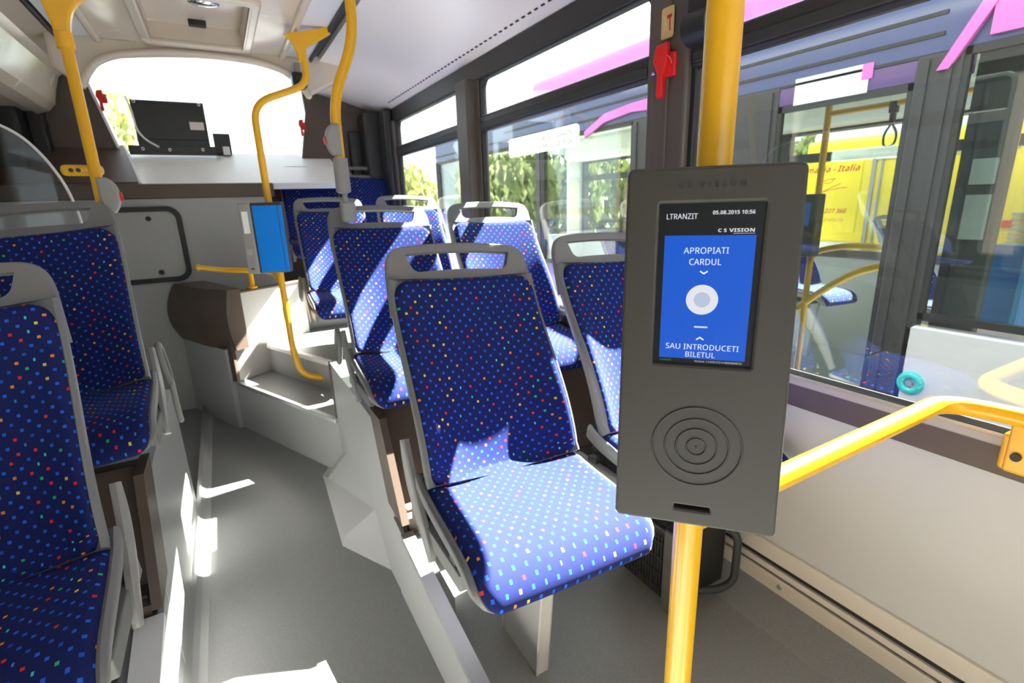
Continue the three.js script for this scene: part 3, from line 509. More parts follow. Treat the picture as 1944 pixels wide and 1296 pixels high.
// ------------------------------------------------------------------ ticket terminal in the foreground
const sans = await new FontLoader().loadAsync('fonts/droid/droid_sans_regular.typeface.json');
{
  const t = thing('ticket_terminal', 'large dark grey ticket terminal with lit blue screen on the thick yellow pole', 'ticket terminal', [0.537 - 0.7351 * 0.075, 1.2555, -0.446 + 0.6780 * 0.075]);
  t.rotation.y = Math.atan2(-0.7351, 0.6780);                        // local +z looks back along the aisle
  const W0 = 0.1002, W1 = 0.092, H = 0.226;
  const corner = (s, pts, r) => { pts.forEach(([x, y], i) => { const a = pts[(i + 3) % 4], b = pts[(i + 1) % 4], la = Math.hypot(a[0] - x, a[1] - y), lb = Math.hypot(b[0] - x, b[1] - y), p = [x + (a[0] - x) * r / la, y + (a[1] - y) * r / la], q = [x + (b[0] - x) * r / lb, y + (b[1] - y) * r / lb]; i ? s.lineTo(...p) : s.moveTo(...p); s.quadraticCurveTo(x, y, ...q); }); s.closePath(); return s; };
  const outline = [[-W0, -H], [W0, -H], [W1 - 0.003, H], [-W1 - 0.004, H]];
  const f = corner(new THREE.Shape(), outline, 0.009);
  f.holes.push(rr(-0.0588, -0.004, 0.0522, 0.187, 0.002, THREE.Path), rr(-0.0232, -0.2035, 0.0202, -0.1975, 0.0008, THREE.Path));
  const face = extrude(f, 0.022, 0.0035, 8); face.translate(0, 0, -0.022); part('front_cover', planarUV(face), M.shell, t);
  const b = extrude(corner(new THREE.Shape(), outline.map(([x, y]) => [x * 0.985, y * 0.992]), 0.008), 0.032, 0.003, 8); b.translate(0, 0, -0.053); part('rear_housing', planarUV(b), M.shell, t);
  part('mount', box(-0.03, 0.03, -0.12, 0.12, -0.0545, -0.05, 0.001), M.darkPlastic, t);
  const rings = []; for (const r of [0.0535, 0.038, 0.0245, 0.0115]) { const g = new THREE.TorusGeometry(r, 0.0013, 8, 72); g.translate(-0.0015, -0.1115, 0.0002); rings.push(g); }
  const dot = new THREE.SphereGeometry(0.0016, 12, 8); dot.translate(-0.0015, -0.1115, 0); rings.push(dot);
  rings.forEach((g) => part('reader_ring', g, M.shell, t));
  part('ticket_slot', box(-0.0245, 0.0215, -0.2045, -0.1965, -0.019, -0.012), M.black, t);
  const em = []; 'CS VISION'.split('').reduce((x, ch) => { if (ch === ' ') return x + 0.005; const g = new TextGeometry(ch, { font: sans, size: 0.0062, depth: 0.0008, curveSegments: 4 }); g.computeBoundingBox(); const w = g.boundingBox.max.x; g.scale(1.25, 1, 1); g.translate(x, 0.2035, 0.0); em.push(toCreasedNormals(g, 0.5)); return x + w * 1.25 + 0.0032; }, -0.040);
  part('raised_lettering', em, std([0.022, 0.019, 0.015], 0.5), t);
  // screen
  const PX = 9000, sw = 0.111, sh = 0.191;
  const tex = textPlate(sw, sh, PX, (c, w, h) => {
    const X = (m) => (m + 0.0588) * PX, Yc = (m) => (0.187 - m) * PX;
    c.fillStyle = '#0b0b0d'; c.fillRect(0, 0, w, h); c.fillStyle = '#0458d2'; c.fillRect(X(-0.0518), Yc(0.151), 0.0975 * PX, 0.1475 * PX);
    c.fillStyle = '#f2f4ff'; c.textBaseline = 'alphabetic';
    const say = (s, x, y, size, width, f = 'sans-serif', style = '') => { c.font = `${style} ${size * PX}px ${f}`; const k = width * PX / c.measureText(s).width; c.save(); c.translate(X(x), Yc(y)); c.scale(k, 1); c.fillText(s, 0, 0); c.restore(); };
    say('LTRANZIT', -0.0515, 0.1695, 0.0083, 0.0345); c.fillStyle = '#e2e2e6'; say('05.08.2015 10:56', -0.0015, 0.1740, 0.0058, 0.0440, 'sans-serif', 'bold');
    c.fillStyle = '#e8ecf4'; say('C S', 0.0052, 0.1545, 0.0052, 0.0096, 'sans-serif', 'bold'); say('VISION', 0.0172, 0.1545, 0.0054, 0.0268, 'sans-serif', 'bold'); c.fillRect(X(0.0215), Yc(0.1531), 0.0225 * PX, 0.0004 * PX);
    c.fillStyle = '#f2f4ff'; say('APROPIATI', -0.0300, 0.1305, 0.0098, 0.0490); say('CARDUL', -0.0238, 0.1175, 0.0098, 0.0355);
    c.strokeStyle = '#f4f6ff'; c.lineWidth = 0.0016 * PX;
    const chev = (x, y, s) => { c.beginPath(); c.moveTo(X(x - 0.0042), Yc(y + 0.0018 * s)); c.lineTo(X(x), Yc(y - 0.0012 * s)); c.lineTo(X(x + 0.0042), Yc(y + 0.0018 * s)); c.stroke(); };
    chev(-0.0065, 0.1085, 1); chev(-0.0058, 0.0295, -1);
    const cx = X(-0.0065), cy = Yc(0.0765); [[0.0178, '#e9e9f0'], [0.0158, '#d4d6e2'], [0.0153, '#eceaf2'], [0.0136, '#d4d6e2'], [0.0131, '#ecebf2'], [0.0114, '#d4d6e2'], [0.0109, '#ecebf2'], [0.0092, '#b9c6de']].forEach(([r, col]) => { c.fillStyle = col; c.beginPath(); c.arc(cx, cy, r * PX, 0, 7); c.fill(); });
    c.fillStyle = '#d9dcf0'; c.beginPath(); c.roundRect(X(-0.0135), Yc(0.0445), 0.0155 * PX, 0.002 * PX, 0.001 * PX); c.fill();
    c.fillStyle = '#f2f4ff'; say('SAU INTRODUCETI', -0.0450, 0.0152, 0.0093, 0.0835); say('BILETUL', -0.0220, 0.0060 - 0.0002, 0.0090, 0.0345);
    c.fillStyle = '#2c7a2c'; for (let i = 0; i < 5; i++) c.fillRect(X(-0.0508 + i * 0.0028), Yc(0.0012), 0.0018 * PX, 0.0018 * PX);
    c.fillStyle = '#dcdcdc'; say('Versiune: 1.3.5694.27214-000BAB898C9A', -0.0105, -0.0006, 0.0034, 0.0535);
  });
  const scr = new THREE.PlaneGeometry(sw, sh); scr.translate(-0.0033, 0.0915, -0.0045);
  part('screen', scr, new THREE.MeshStandardMaterial({ color: 0x040404, roughness: 0.32, emissive: 0xffffff, emissiveMap: tex, emissiveIntensity: 0.84 }), t);
  const l = new THREE.RectAreaLight(new THREE.Color(0.1, 0.3, 0.9), 0.35, 0.0975, 0.1475); l.position.set(-0.003, 0.077, 0.002); t.add(l); l.rotation.set(0, Math.PI, 0);
}
// small ticket machine on the rear pole
{
  const t = thing('ticket_terminal', 'small ticket machine with bright blue side on the yellow pole by the rear steps', 'ticket terminal', [0.225, 1.295, -3.255], -0.35);
  const x0 = -0.115, x1 = 0.115;
  part('housing', box(-0.06, x1, -0.195, 0.195, -0.022, 0.045, 0.012), M.shell, t);
  part('blue_side', [box(-0.042, 0.088, -0.188, 0.178, 0.043, 0.049, 0.002), box(0.091, 0.112, -0.188, 0.178, 0.042, 0.048, 0.002)], std([0.0, 0.20, 0.72], 0.35), t);
  const f = part('front_cover', box(x0, -0.052, -0.195, 0.195, -0.05, 0.052, 0.008), M.shellGrey, t);
  part('display', box(-0.10, -0.068, 0.03, 0.15, 0.05, 0.054, 0.002), M.white, f);
  const g = new THREE.CylinderGeometry(0.018, 0.018, 0.004, 24); g.rotateX(Math.PI / 2); g.translate(-0.085, -0.075, 0.0525); part('reader', g, M.ledge, f);
  part('slot', box(-0.094, -0.076, -0.17, -0.163, 0.0505, 0.0535), M.black, f);
}
// heater under the window seat
{
  const t = thing('floor_heater', 'black floor heater with wire grille under the window seat', 'heater', [1.14, 0.2, -1.03]);
  part('casing', box(-0.11, 0.13, 0.02, 0.28, -0.17, 0.13, 0.012), M.blackMetal, t);
  const gr = []; for (let i = 0; i < 20; i++) gr.push(box(-0.115, -0.111, 0.04, 0.25, -0.155 + i * 0.0125, -0.152 + i * 0.0125)); for (let i = 0; i < 4; i++) gr.push(box(-0.1165, -0.113, 0.06 + i * 0.055, 0.064 + i * 0.055, -0.16, 0.09));
  part('grille', gr, std([0.05, 0.05, 0.05], 0.4, { metalness: 0.5 }), t);
  part('corner_post', box(-0.122, -0.085, 0.0, 0.29, 0.095, 0.135, 0.008), std([0.07, 0.068, 0.064], 0.4), t);
  part('top_bar', box(-0.12, 0.17, 0.262, 0.296, 0.10, 0.137, 0.006), M.blackMetal, t);
  part('hose', tube([[0.12, 0.24, 0.12], [0.145, 0.20, 0.16], [0.145, 0.03, 0.16], [0.08, 0.018, 0.15], [0.02, 0.03, 0.13]], 0.0125, 0.05, 60, 12), M.darkPlastic, t);
  const cs = new THREE.CylinderGeometry(0.02, 0.02, 0.03, 16); cs.rotateX(Math.PI / 2); cs.translate(-0.06, 0.022, 0.14); part('caster', cs, M.black, t);
}
// emergency hammer with its sticker, seal and small hammers at the rear window
function hammer(label, pos, scale, turn = 0) {
  const t = thing('emergency_hammer', label, 'hammer', pos, turn); t.scale.setScalar(scale);
  const s = shapeOf([[-0.028, 0.02], [-0.018, 0.066], [0.022, 0.072], [0.026, 0.02], [0.010, -0.02], [0.012, -0.085], [0.006, -0.094], [-0.008, -0.094], [-0.013, -0.085], [-0.011, -0.02]]);
  const g = extrude(s, 0.026, 0.005); g.translate(0, 0, -0.004); part('handle', planarUV(g), M.red, t);
  part('holder', box(-0.004, 0.046, -0.03, 0.045, -0.022, 0.004, 0.008), M.red, t);
  const c = new THREE.TorusGeometry(0.028, 0.002, 8, 24, 2.4); c.translate(0.012, 0.005, 0.018); part('seal_wire', c, std([0.7, 0.15, 0.1], 0.4), t);
  const tip = straight([-0.024, -0.012, 0.01], [-0.036, -0.016, 0.01], 0.006, 12, 0.003); part('tip', tip, M.chrome, t);
}
hammer('red emergency hammer in its holder on the window pillar by the terminal pole', [1.372, 1.865, -1.375], 1, -Math.PI / 2 + 0.25);
hammer('tiny red hammer hanging at the left edge of the rear window', [-0.600, 2.25, -4.885], 0.85, 0);
hammer('tiny red hammer hanging at the right edge of the rear window', [0.735, 2.12, -4.90], 0.8, 0);
{
  const tx = textPlate(0.06, 0.095, 3000, (c, w, h) => { c.fillStyle = '#c9a873'; c.fillRect(0, 0, w, h); c.strokeStyle = '#e4cfa6'; c.lineWidth = 5; for (const [a, b] of [[0.1, 0.2], [0.2, 0.9], [0.5, 0.75], [0.15, 0.55]]) { c.beginPath(); c.moveTo(w * 0.35, h * 0.45); c.lineTo(w * a, h * b); c.stroke(); } c.fillStyle = '#b01818'; c.save(); c.translate(w * 0.68, h * 0.5); c.rotate(-0.08); c.fillRect(-9, -50, 20, 130); c.fillRect(-38, -70, 70, 34); c.restore(); });
  const g = extrude(rr(-0.027, -0.046, 0.027, 0.046, 0.008), 0.002); g.rotateY(-Math.PI / 2); g.translate(1.3835, 2.0, -1.373);
  const p = g.attributes.position, u = g.attributes.uv; for (let i = 0; i < p.count; i++) u.setXY(i, (p.getZ(i) + 1.373 + 0.027) / 0.054, (p.getY(i) - 2.0 + 0.046) / 0.092);
  whole('hammer_sticker', g, new THREE.MeshStandardMaterial({ map: tx, roughness: 0.4 }), 'beige sticker with a red hammer sign above the emergency hammer', 'sticker');
}
{ // safety sticker, glued to the window so that it reads from the seats
  const tx = textPlate(0.62, 0.095, 1400, (c, w, h) => { c.fillStyle = '#e9efe9'; c.fillRect(0, 0, w, h); c.fillStyle = '#5a6058'; c.font = '42px sans-serif'; c.textAlign = 'right'; c.fillText('IESIRE DE SIGURANTA', w * 0.93, h * 0.44); c.fillText('CU AJUTORUL CIOCANULUI DE SPICA', w * 0.93, h * 0.82); });
  const g = extrude(rr(-0.31, -0.046, 0.31, 0.046, 0.016), 0.001); g.rotateY(-Math.PI / 2); g.translate(1.4365, 1.728, -2.245);
  const p = g.attributes.position, u = g.attributes.uv; for (let i = 0; i < p.count; i++) u.setXY(i, (p.getZ(i) + 2.245 + 0.31) / 0.62, (p.getY(i) - 1.728 + 0.046) / 0.092);
  whole('window_sticker', g, new THREE.MeshPhysicalMaterial({ map: tx, roughness: 0.5, transmission: 0.35 }), 'pale translucent sticker with two lines of lettering on the side window', 'sticker');
}
{ // black holder beside the pillar at the top of the front window
  const g = new THREE.CylinderGeometry(0.05, 0.05, 0.09, 28); g.rotateX(Math.PI / 2); const b = box(-0.03, 0.04, 0.0, 0.12, -0.045, 0.045, 0.012);
  const m = whole('blind_roller', [g, b], M.black, 'round black blind holder above the window rail beside the pillar', 'holder'); m.position.set(1.37, 1.945, -1.215);
}
// rear route display seen from behind, with its cable, and the small control box beside it
{
  const t = thing('route_display', 'black route display box standing in the rear window, seen from behind', 'display', [-0.22, 1.90, -4.93]);
  part('casing', box(-0.215, 0.255, 0.02, 0.365, -0.05, 0.03, 0.006), M.blackMetal, t);
  const rb = part('rear_cover', box(-0.205, 0.245, 0.09, 0.33, 0.028, 0.04, 0.004), M.blackMetal, t);
  part('base_strip', box(-0.28, 0.30, -0.02, 0.045, 0.0, 0.05, 0.005), M.blackMetal, t);
  part('label_plate', box(0.14, 0.235, 0.165, 0.222, 0.039, 0.042, 0.002), std([0.72, 0.62, 0.62], 0.5), t);
  for (const [x, y, z] of [[-0.19, 0.35, 0.032], [0.225, 0.35, 0.032], [-0.19, 0.02, 0.052], [-0.02, 0.015, 0.052], [0.2, 0.02, 0.052]]) { const c = new THREE.TorusGeometry(0.009, 0.003, 8, 16); c.translate(x, y, z); part('screw', c, M.chrome, t); }
  part('cable', tube([[-0.235, 0.38, 0.03], [-0.215, 0.30, 0.045], [-0.205, 0.15, 0.05], [-0.16, 0.08, 0.055], [-0.09, 0.035, 0.06]], 0.007, 0.05, 50, 10), M.white, t);
}
{
  const t = thing('control_box', 'small black control box beside the route display in the rear window', 'box', [0.120, 1.90, -4.99]);
  part('casing', box(-0.055, 0.065, 0.0, 0.155, -0.04, 0.02, 0.006), M.blackMetal, t); part('plug', box(0.0, 0.05, -0.01, 0.055, 0.02, 0.045, 0.008), M.white, t);
}
{
  const t = thing('security_camera', 'small dark camera box under the ceiling beside the rear window arch', 'camera', [0.60, 2.26, -3.85]);
  part('body', box(-0.045, 0.045, -0.05, 0.04, -0.05, 0.05, 0.012), M.blackMetal, t); const c = new THREE.CylinderGeometry(0.022, 0.022, 0.03, 20); c.rotateX(Math.PI / 2); c.translate(0, -0.005, 0.06); part('lens', c, M.black, t);
  part('bracket', box(-0.015, 0.015, 0.03, 0.10, -0.02, 0.02), M.shellGrey, t);
}

// ------------------------------------------------------------------ outside: yard, the bus alongside, the yellow coach, trees
const EX = {
  purple: phys([0.10, 0.055, 0.19], 0.25, { clearcoat: 1, clearcoatRoughness: 0.05 }),
  violet: phys([0.04, 0.06, 0.17], 0.4, { clearcoat: 0.3, clearcoatRoughness: 0.1 }),
  pink: phys([0.70, 0.13, 0.48], 0.35, { clearcoat: 0.6, clearcoatRoughness: 0.1 }),
  darkGlass: phys([0.38, 0.42, 0.45], 0.03, { transmission: 1, thickness: 0, ior: 1.5 }),
  tint: phys([0.80, 0.88, 0.86], 0.02, { transmission: 1, thickness: 0, ior: 1.5 }),
  body: phys([0.62, 0.62, 0.64], 0.3, { clearcoat: 0.6 }),
  inside: std([0.70, 0.68, 0.60], 0.5),
  coach: phys([0.86, 0.66, 0.03], 0.3, { clearcoat: 0.8, clearcoatRoughness: 0.1 }),
  asphalt: std([0.16, 0.16, 0.16], 0.9, { roughnessMap: smudge }),
  leaf: phys([0.15, 0.17, 0.05], 0.8, { side: THREE.DoubleSide, transmission: 0.25 }),
  leafPale: phys([0.30, 0.33, 0.12], 0.8, { side: THREE.DoubleSide, transmission: 0.25 }),
  bark: std([0.10, 0.075, 0.05], 0.9),
};
const GY = -0.672, BB = -0.42, SC = 1.1346;
struct('ground', box(-40, 40, GY - 0.1, GY, -45, 25), EX.asphalt);
{
  const t = thing('bus', 'purple city bus with pink roof edge parked right alongside the windows', 'bus', [2.95, GY, -1.702]); t.scale.setScalar(SC);
  const R = (x0, x1, y0, y1, z0, z1, r = 0) => box(x0 - 2.6, x1 - 2.6, y0 - BB, y1 - BB, z0 + 1.5, z1 + 1.5, r), Z0 = -6.6, Z1 = 6;
  part('roof_edge', R(2.58, 2.80, 2.24, 2.47, -4.2, Z1, 0.08), EX.pink, t); part('roof_line', R(2.575, 2.60, 2.305, 2.325, -4.15, Z1), EX.purple, t);
  part('roof', R(2.62, 5.0, 2.30, 2.44, Z0, Z1, 0.06), std([0.66, 0.52, 0.72], 0.4), t);
  part('cant_rail', R(2.6, 2.66, 1.965, 2.25, Z0, Z1, 0.01), EX.violet, t);
  part('seal_strip', R(2.594, 2.61, 2.105, 2.12, -4.7, -1.1), M.black, t); part('seal_strip', R(2.594, 2.61, 2.03, 2.045, Z0, -1.1), M.black, t); part('seal_strip', R(2.594, 2.61, 1.96, 1.972, Z0, -1.1), M.black, t);
  part('door_header', R(2.6, 2.65, 1.875, 1.962, -2.1, -1.0, 0.006), EX.purple, t);
  part('header_sheet', [R(2.594, 2.598, 1.87, 1.99, -1.70, -1.36, 0.001)], std([0.75, 0.78, 0.8], 0.5), t); part('header_tab', R(2.592, 2.599, 1.925, 1.99, -1.39, -1.345, 0.001), EX.pink, t);
  for (const [a, b] of [[-2.12, -1.78], [-1.18, -1.02], [-2.86, -2.62], [-4.12, -4.02], [-5.3, -5.2], [-6.6, -6.5], [0.7, 0.9], [2.4, 2.6]]) part('pillar', [R(2.59, 2.66, BB + 0.15, 1.97, a, b, 0.012), R(2.582, 2.60, BB + 0.2, 1.95, a + 0.03, a + 0.05), R(2.582, 2.60, BB + 0.2, 1.95, b - 0.05, b - 0.03)], M.darkPlastic, t);
  part('pink_strake', alongXFree([[-1.10, 1.90], [-1.06, 1.90], [-0.86, 2.24], [-0.92, 2.24]], 2.575, 2.60), EX.pink, t);
  part('pink_strake', alongXFree([[-3.385, 1.911], [-3.146, 1.993], [-2.868, 2.02], [-2.60, 2.0], [-2.60, 2.08], [-2.87, 2.075], [-3.148, 2.05], [-3.385, 1.957]], 2.575, 2.60), EX.pink, t);
  part('pink_panel', R(2.58, 2.61, 1.99, 2.10, -0.95, 0.7), EX.pink, t);
  function alongXFree(p, x0, x1) { const g = alongX(p, x0, x1); g.translate(-2.6, -BB, 1.5); return g; }
  const win = (a, b, y0, y1, mat) => { const w = part('window', [R(2.598, 2.625, y0, y0 + 0.03, a, b), R(2.598, 2.625, y1 - 0.03, y1, a, b), R(2.598, 2.625, y0, y1, a, a + 0.02), R(2.598, 2.625, y0, y1, b - 0.02, b)], M.black, t); part('pane', R(2.608, 2.614, y0, y1, a, b), mat, w); };
  win(-1.78, -1.18, 0.1, 1.875, EX.tint); win(-2.62, -2.12, 0.9, 1.97, EX.tint); win(-4.02, -2.86, 0.9, 1.97, EX.tint); win(-5.2, -4.12, 0.9, 1.97, EX.tint); win(-6.5, -5.3, 0.9, 1.97, EX.tint);
  win(-1.02, 0.7, 0.90, 1.97, EX.tint); win(0.9, 2.4, 0.9, 1.97, EX.darkGlass); win(2.6, 5.8, 0.9, 1.97, EX.darkGlass);
  part('side_panel', R(2.6, 2.66, BB + 0.3, 0.9, Z0, -2.12, 0.01), EX.purple, t); part('side_panel', R(2.59, 2.66, BB + 0.3, 0.872, -1.07, Z1, 0.012), EX.body, t);
  const ring = new THREE.TorusGeometry(0.036, 0.017, 12, 32); ring.rotateY(Math.PI / 2); ring.translate(-0.012, 0.612 - BB, 0.505); part('round_button', ring, std([0.02, 0.5, 0.42], 0.4), t);
  const hub = new THREE.CylinderGeometry(0.012, 0.012, 0.03, 24); hub.rotateZ(Math.PI / 2); hub.translate(-0.012, 0.612 - BB, 0.505); part('round_button_cap', hub, M.shellGrey, t);
  // inside and far side
  part('inner_floor', R(2.66, 5.0, -0.06, 0.0, Z0, Z1), M.vinylSide, t);
  part('inner_ceiling', [R(2.66, 5.0, 2.28, 2.34, Z0, Z1), R(4.62, 5.0, 2.0, 2.3, Z0, Z1, 0.08)], EX.inside, t);
  part('far_wall', [R(4.96, 5.02, BB + 0.3, 0.86, Z0, Z1)], M.wall, t); part('far_band', R(4.95, 5.02, 0.86, 0.93, Z0, Z1), M.brown, t);
  part('far_rail', R(4.95, 5.02, 1.72, 1.80, Z0, Z1), M.frame, t); part('far_header', R(4.95, 5.02, 1.97, 2.3, Z0, Z1), M.frame, t);
  for (const z of [-6.6, -4.9, -3.35, -2.2, -0.6, 1.0, 2.6, 4.2]) part('far_pillar', R(4.94, 5.02, 0.9, 2.0, z, z + 0.12), M.frame, t);
  part('rear_wall', [R(2.66, 4.96, BB + 0.3, 0.95, Z0, Z0 + 0.06), R(2.66, 2.9, 0.9, 2.3, Z0, Z0 + 0.06), R(4.7, 4.96, 0.9, 2.3, Z0, Z0 + 0.06), R(2.66, 4.96, 2.1, 2.35, Z0, Z0 + 0.06)], EX.body, t);
  part('dark_partition', [R(2.72, 2.76, 0.0, 2.2, -1.0, -0.862, 0.01), R(2.72, 3.15, 0.0, 2.2, -1.02, -0.98)], M.darkPlastic, t); part('notice', [R(2.70, 2.722, 1.46, 1.56, -0.97, -0.89, 0.002), R(2.70, 2.722, 1.24, 1.42, -0.97, -0.89, 0.002)], M.ledge, t);
  part('front_wall', R(2.66, 4.96, BB + 0.3, 1.1, Z1 - 0.06, Z1), EX.body, t);
  for (const z of [-3.9, 3.2]) for (const x of [2.74, 4.84]) { const w = new THREE.CylinderGeometry(0.46, 0.46, 0.22, 32); w.rotateZ(Math.PI / 2); w.translate(x - 2.6, 0.46, z + 1.5); part('wheel', w, M.black, t); }
}
// things inside the bus alongside
{
  const t = thing('grab_pole', 'yellow pole with low rails seen through the glass door of the bus alongside', 'pole', [3.744, -0.195, -2.190]); t.scale.setScalar(SC);
  part('pole', straight([0, 0.002, 0], [0, 2.276, 0], 0.019, 20), Y, t); part('rail', straight([0, 1.90, 0], [0.02, 1.91, 0.85], 0.016, 16), Y, t);
  part('low_rail', tube([[0, 0.45, 0], [0, 1.08, 0], [0.02, 1.13, 0.2], [0.02, 1.13, 0.55]], 0.019, 0.08, 40, 16), Y, t); part('curved_rail', tube([[0, 0.70, -0.05], [0.01, 0.86, 0.12], [0.02, 0.98, 0.28], [0.02, 1.04, 0.46]], 0.022, 0.1, 40, 16), Y, t);
}
{
  const t = thing('strap_hanger', 'dark looped hand strap hanging from the rail inside the bus alongside', 'strap', [3.756, 1.944, -1.793]); t.scale.setScalar(SC);
  part('clip', [box(-0.02, 0.02, -0.03, 0.03, -0.02, 0.02, 0.008), box(-0.014, 0.014, -0.09, -0.03, -0.012, 0.012, 0.004)], M.darkPlastic, t);
  part('loop', tube([[0, -0.08, 0], [0, -0.14, 0.035], [0, -0.20, 0.025], [0, -0.205, -0.025], [0, -0.14, -0.035], [0, -0.08, 0]], 0.006, 0.05, 40, 8), M.darkPlastic, t);
}
{
  const t = thing('ticket_terminal', 'ticket machine with blue screen on a pole inside the bus alongside', 'ticket terminal', [3.665, 1.223, -2.201]); t.scale.setScalar(SC);
  part('housing', box(-0.06, 0.02, -0.19, 0.19, -0.09, 0.09, 0.01), M.shell, t); part('screen', box(-0.064, -0.058, 0.0, 0.14, -0.05, 0.05, 0.002), std([0.02, 0.16, 0.55], 0.3), t);
}
{
  const t = thing('grab_pole', 'yellow pole beside a tall blue box inside the bus alongside', 'pole', [3.744, -0.195, -1.191]); t.scale.setScalar(SC); part('pole', straight([0, 0.002, 0], [0, 2.276, 0], 0.024, 20), Y, t); flange(t, [0, 0.006, 0]);
  const b = thing('ticket_terminal', 'tall bright blue box hanging on the pole of the bus alongside', 'ticket terminal', [3.767, 0.917, -1.072]); b.scale.setScalar(SC);
  part('housing', box(-0.08, 0.07, -0.20, 0.20, -0.075, 0.075, 0.01), std([0.01, 0.14, 0.42], 0.4), b); part('edge', box(-0.084, -0.078, -0.195, 0.195, 0.045, 0.07, 0.002), std([0.05, 0.3, 0.6], 0.4), b);
}
[[3.05, -3.35], [3.05, -2.55], [4.25, -3.5], [4.25, -2.6], [4.25, -1.72]].forEach(([x, z]) => seat('plain', 'blue patterned seat inside the purple bus alongside', [x * SC, -0.036, z * SC], 0, 'seats inside the bus alongside').scale.setScalar(SC));
{
  const t = thing('bus', 'bright yellow coach with red lettering parked beyond the purple bus', 'coach', [6.5, GY, -1.0]);
  const R = (x0, x1, y0, y1, z0, z1, r = 0) => box(x0 - 6.5, x1 - 6.5, y0 - GY, y1 - GY, z0 + 1, z1 + 1, r);
  part('body', R(6.5, 8.9, GY + 0.3, 2.04, -4.02, 7, 0.05), EX.coach, t); part('roof', R(6.55, 8.8, 2.0, 2.14, -3.98, 7, 0.05), EX.body, t); part('sill', R(6.48, 6.52, 0.80, 0.86, -3.9, 7, 0.005), EX.body, t);
  part('door_seam', [R(6.485, 6.51, 0.5, 1.8, -3.23, -3.19), R(6.485, 6.51, 0.5, 1.8, -3.14, -3.12), R(6.485, 6.51, 1.78, 1.81, -3.23, -2.0), R(6.485, 6.51, 1.10, 1.115, -3.2, -2.9)], M.ledge, t);
  part('window', [R(6.488, 6.51, 1.3, 1.85, -1.9, -0.4, 0.02), R(6.488, 6.51, 1.3, 1.85, -0.3, 1.2, 0.02), R(6.488, 6.51, 1.3, 1.85, 1.3, 2.8, 0.02)].slice(1), M.blackMetal, t);
  part('grille', Array.from({ length: 7 }, (_, i) => R(6.485, 6.5, 0.92 + i * 0.045, 0.94 + i * 0.045, -1.95, -1.55)), M.ledge, t); part('marker_lamp', R(6.48, 6.5, 1.07, 1.14, -2.03, -1.94, 0.006), M.red, t);
  part('wheel', (() => { const w = new THREE.CylinderGeometry(0.48, 0.48, 0.24, 32); w.rotateZ(Math.PI / 2); w.translate(0.14, 0.48, 3.2); return w; })(), M.black, t);
  const tx = textPlate(1.1, 0.9, 900, (c, w, h) => {
    c.fillStyle = '#efd41e'; c.fillRect(0, 0, w, h); c.fillStyle = '#b3341c'; c.textAlign = 'right';
    c.font = 'italic bold 96px sans-serif'; c.fillText('Romania - Italia', w * 0.97, h * 0.14); c.font = 'italic bold 70px sans-serif'; c.fillText('0747 227 360', w * 0.88, h * 0.72); c.font = 'italic 62px sans-serif'; c.fillText('www.trans.ro', w * 0.86, h * 0.84);
    c.strokeStyle = '#c2501c'; c.lineWidth = 8; for (const [a, b, d, e, f, g] of [[0.25, 0.62, 0.5, 0.38, 0.86, 0.36], [0.35, 0.56, 0.55, 0.42, 0.78, 0.30], [0.55, 0.30, 0.60, 0.22, 0.72, 0.24], [0.58, 0.28, 0.66, 0.33, 0.70, 0.22]]) { c.beginPath(); c.moveTo(w * a, h * b); c.quadraticCurveTo(w * d, h * e, w * f, h * g); c.stroke(); }
  });
  const g = new THREE.PlaneGeometry(1.0, 0.82); g.rotateY(-Math.PI / 2); g.translate(-0.004, 1.38 - GY, -3.44 + 1 - 0.42 + 0.03); part('lettering', g, new THREE.MeshStandardMaterial({ map: tx, roughness: 0.35 }), t);
}
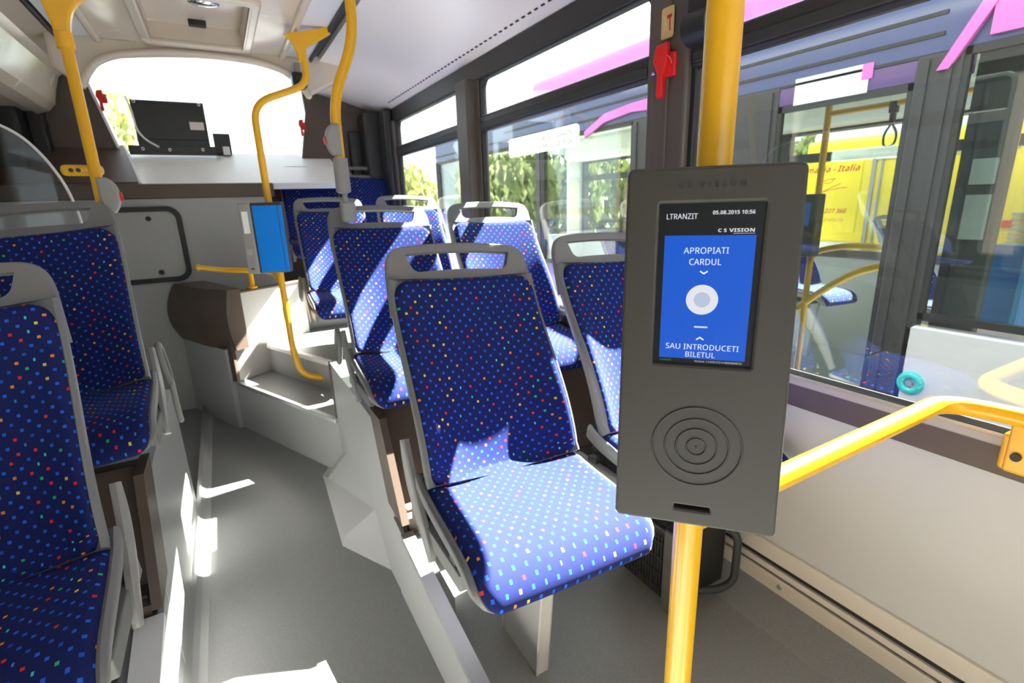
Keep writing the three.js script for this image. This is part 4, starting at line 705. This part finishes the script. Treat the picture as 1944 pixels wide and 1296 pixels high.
function willow(label, x, z, h, spread, mat, seed, n = 1500) {
  reseed(seed); const t = thing('willow_tree', label, 'tree', [x, GY, z]), pos = [];
  const strip = (a, b, w) => { const d = V(b[0] - a[0], b[1] - a[1], b[2] - a[2]), s = V(rnd() - 0.5, 0.1 * (rnd() - 0.5), rnd() - 0.5).normalize().multiplyScalar(w), m = V(...a).addScaledVector(d, 0.5), p = [V(...a), m.clone().add(s), V(...b), m.clone().sub(s)]; for (const k of [0, 1, 2, 0, 2, 3]) pos.push(...p[k].toArray()); };
  for (let i = 0; i < n; i++) {
    const a = rnd() * 6.2832, r = Math.sqrt(rnd()) * spread, top = h * (0.62 + 0.38 * Math.sqrt(Math.max(0, 1 - (r / spread) ** 2))) * (0.86 + 0.14 * rnd()), len = h * (0.12 + 0.34 * rnd() * (0.4 + r / spread));
    let p = [Math.cos(a) * r, top, Math.sin(a) * r]; const k = 3 + ((rnd() * 3) | 0);
    for (let j = 0; j < k; j++) { const q = [p[0] + (rnd() - 0.5) * 0.25, p[1] - len / k, p[2] + (rnd() - 0.5) * 0.25]; strip(p, q, 0.07 + rnd() * 0.08); p = q; }
  }
  const g = new THREE.BufferGeometry(); g.setAttribute('position', new THREE.Float32BufferAttribute(pos, 3)); g.computeVertexNormals(); planarUV(g);
  const f = part('foliage', g, mat, t); f.userData.kind = 'stuff';
  part('trunk', [straight([0, 0, 0], [0.1, h * 0.6, 0], 0.22, 12, 0.12), straight([0.08, h * 0.45, 0], [0.9, h * 0.75, 0.3], 0.1, 8, 0.05), straight([0.06, h * 0.4, 0], [-0.8, h * 0.72, -0.3], 0.1, 8, 0.05)], EX.bark, t);
}
willow('pale green willow behind the bus, left of the route display', -1.8, -14.0, 4.7, 1.4, EX.leafPale, 21);
willow('yellowish willow outside the rearmost side window', 5.0, -18.5, 3.9, 2.2, EX.leafPale, 22);
willow('drooping green willow seen through the windows of the purple bus', 8.0, -13.2, 4.2, 2.2, EX.leaf, 23);
willow('darker green willow between the purple bus and the yellow coach', 11.0, -9.6, 4.0, 1.9, EX.leaf, 24);
willow('low green tree in the distance behind the middle window', 12.5, -17.0, 4.6, 2.3, EX.leaf, 25);
willow('dark green tree behind the yellow coach', 15.3, -8.0, 4.0, 2.2, EX.leaf, 26);
{
  const t = thing('utility_pole', 'thin lamp post far behind the rear window', 'post', [1.55, GY, -13.5]);
  part('post', straight([0, 0, 0], [-0.12, 6.0, 0], 0.045, 12, 0.03), M.ledge, t); part('arm', straight([-0.12, 6.0, 0], [-0.5, 6.2, 0.4], 0.025, 8), M.ledge, t); part('base', box(-0.12, 0.12, 0, 0.25, -0.12, 0.12, 0.02), M.ledge, t);
}
{ // low wall that closes the yard, and hedge-high bushes along it
  struct('yard_wall', box(-30, 30, GY, 0.9, -30.2, -30), M.wall);
}
renderer.render(scene, camera);
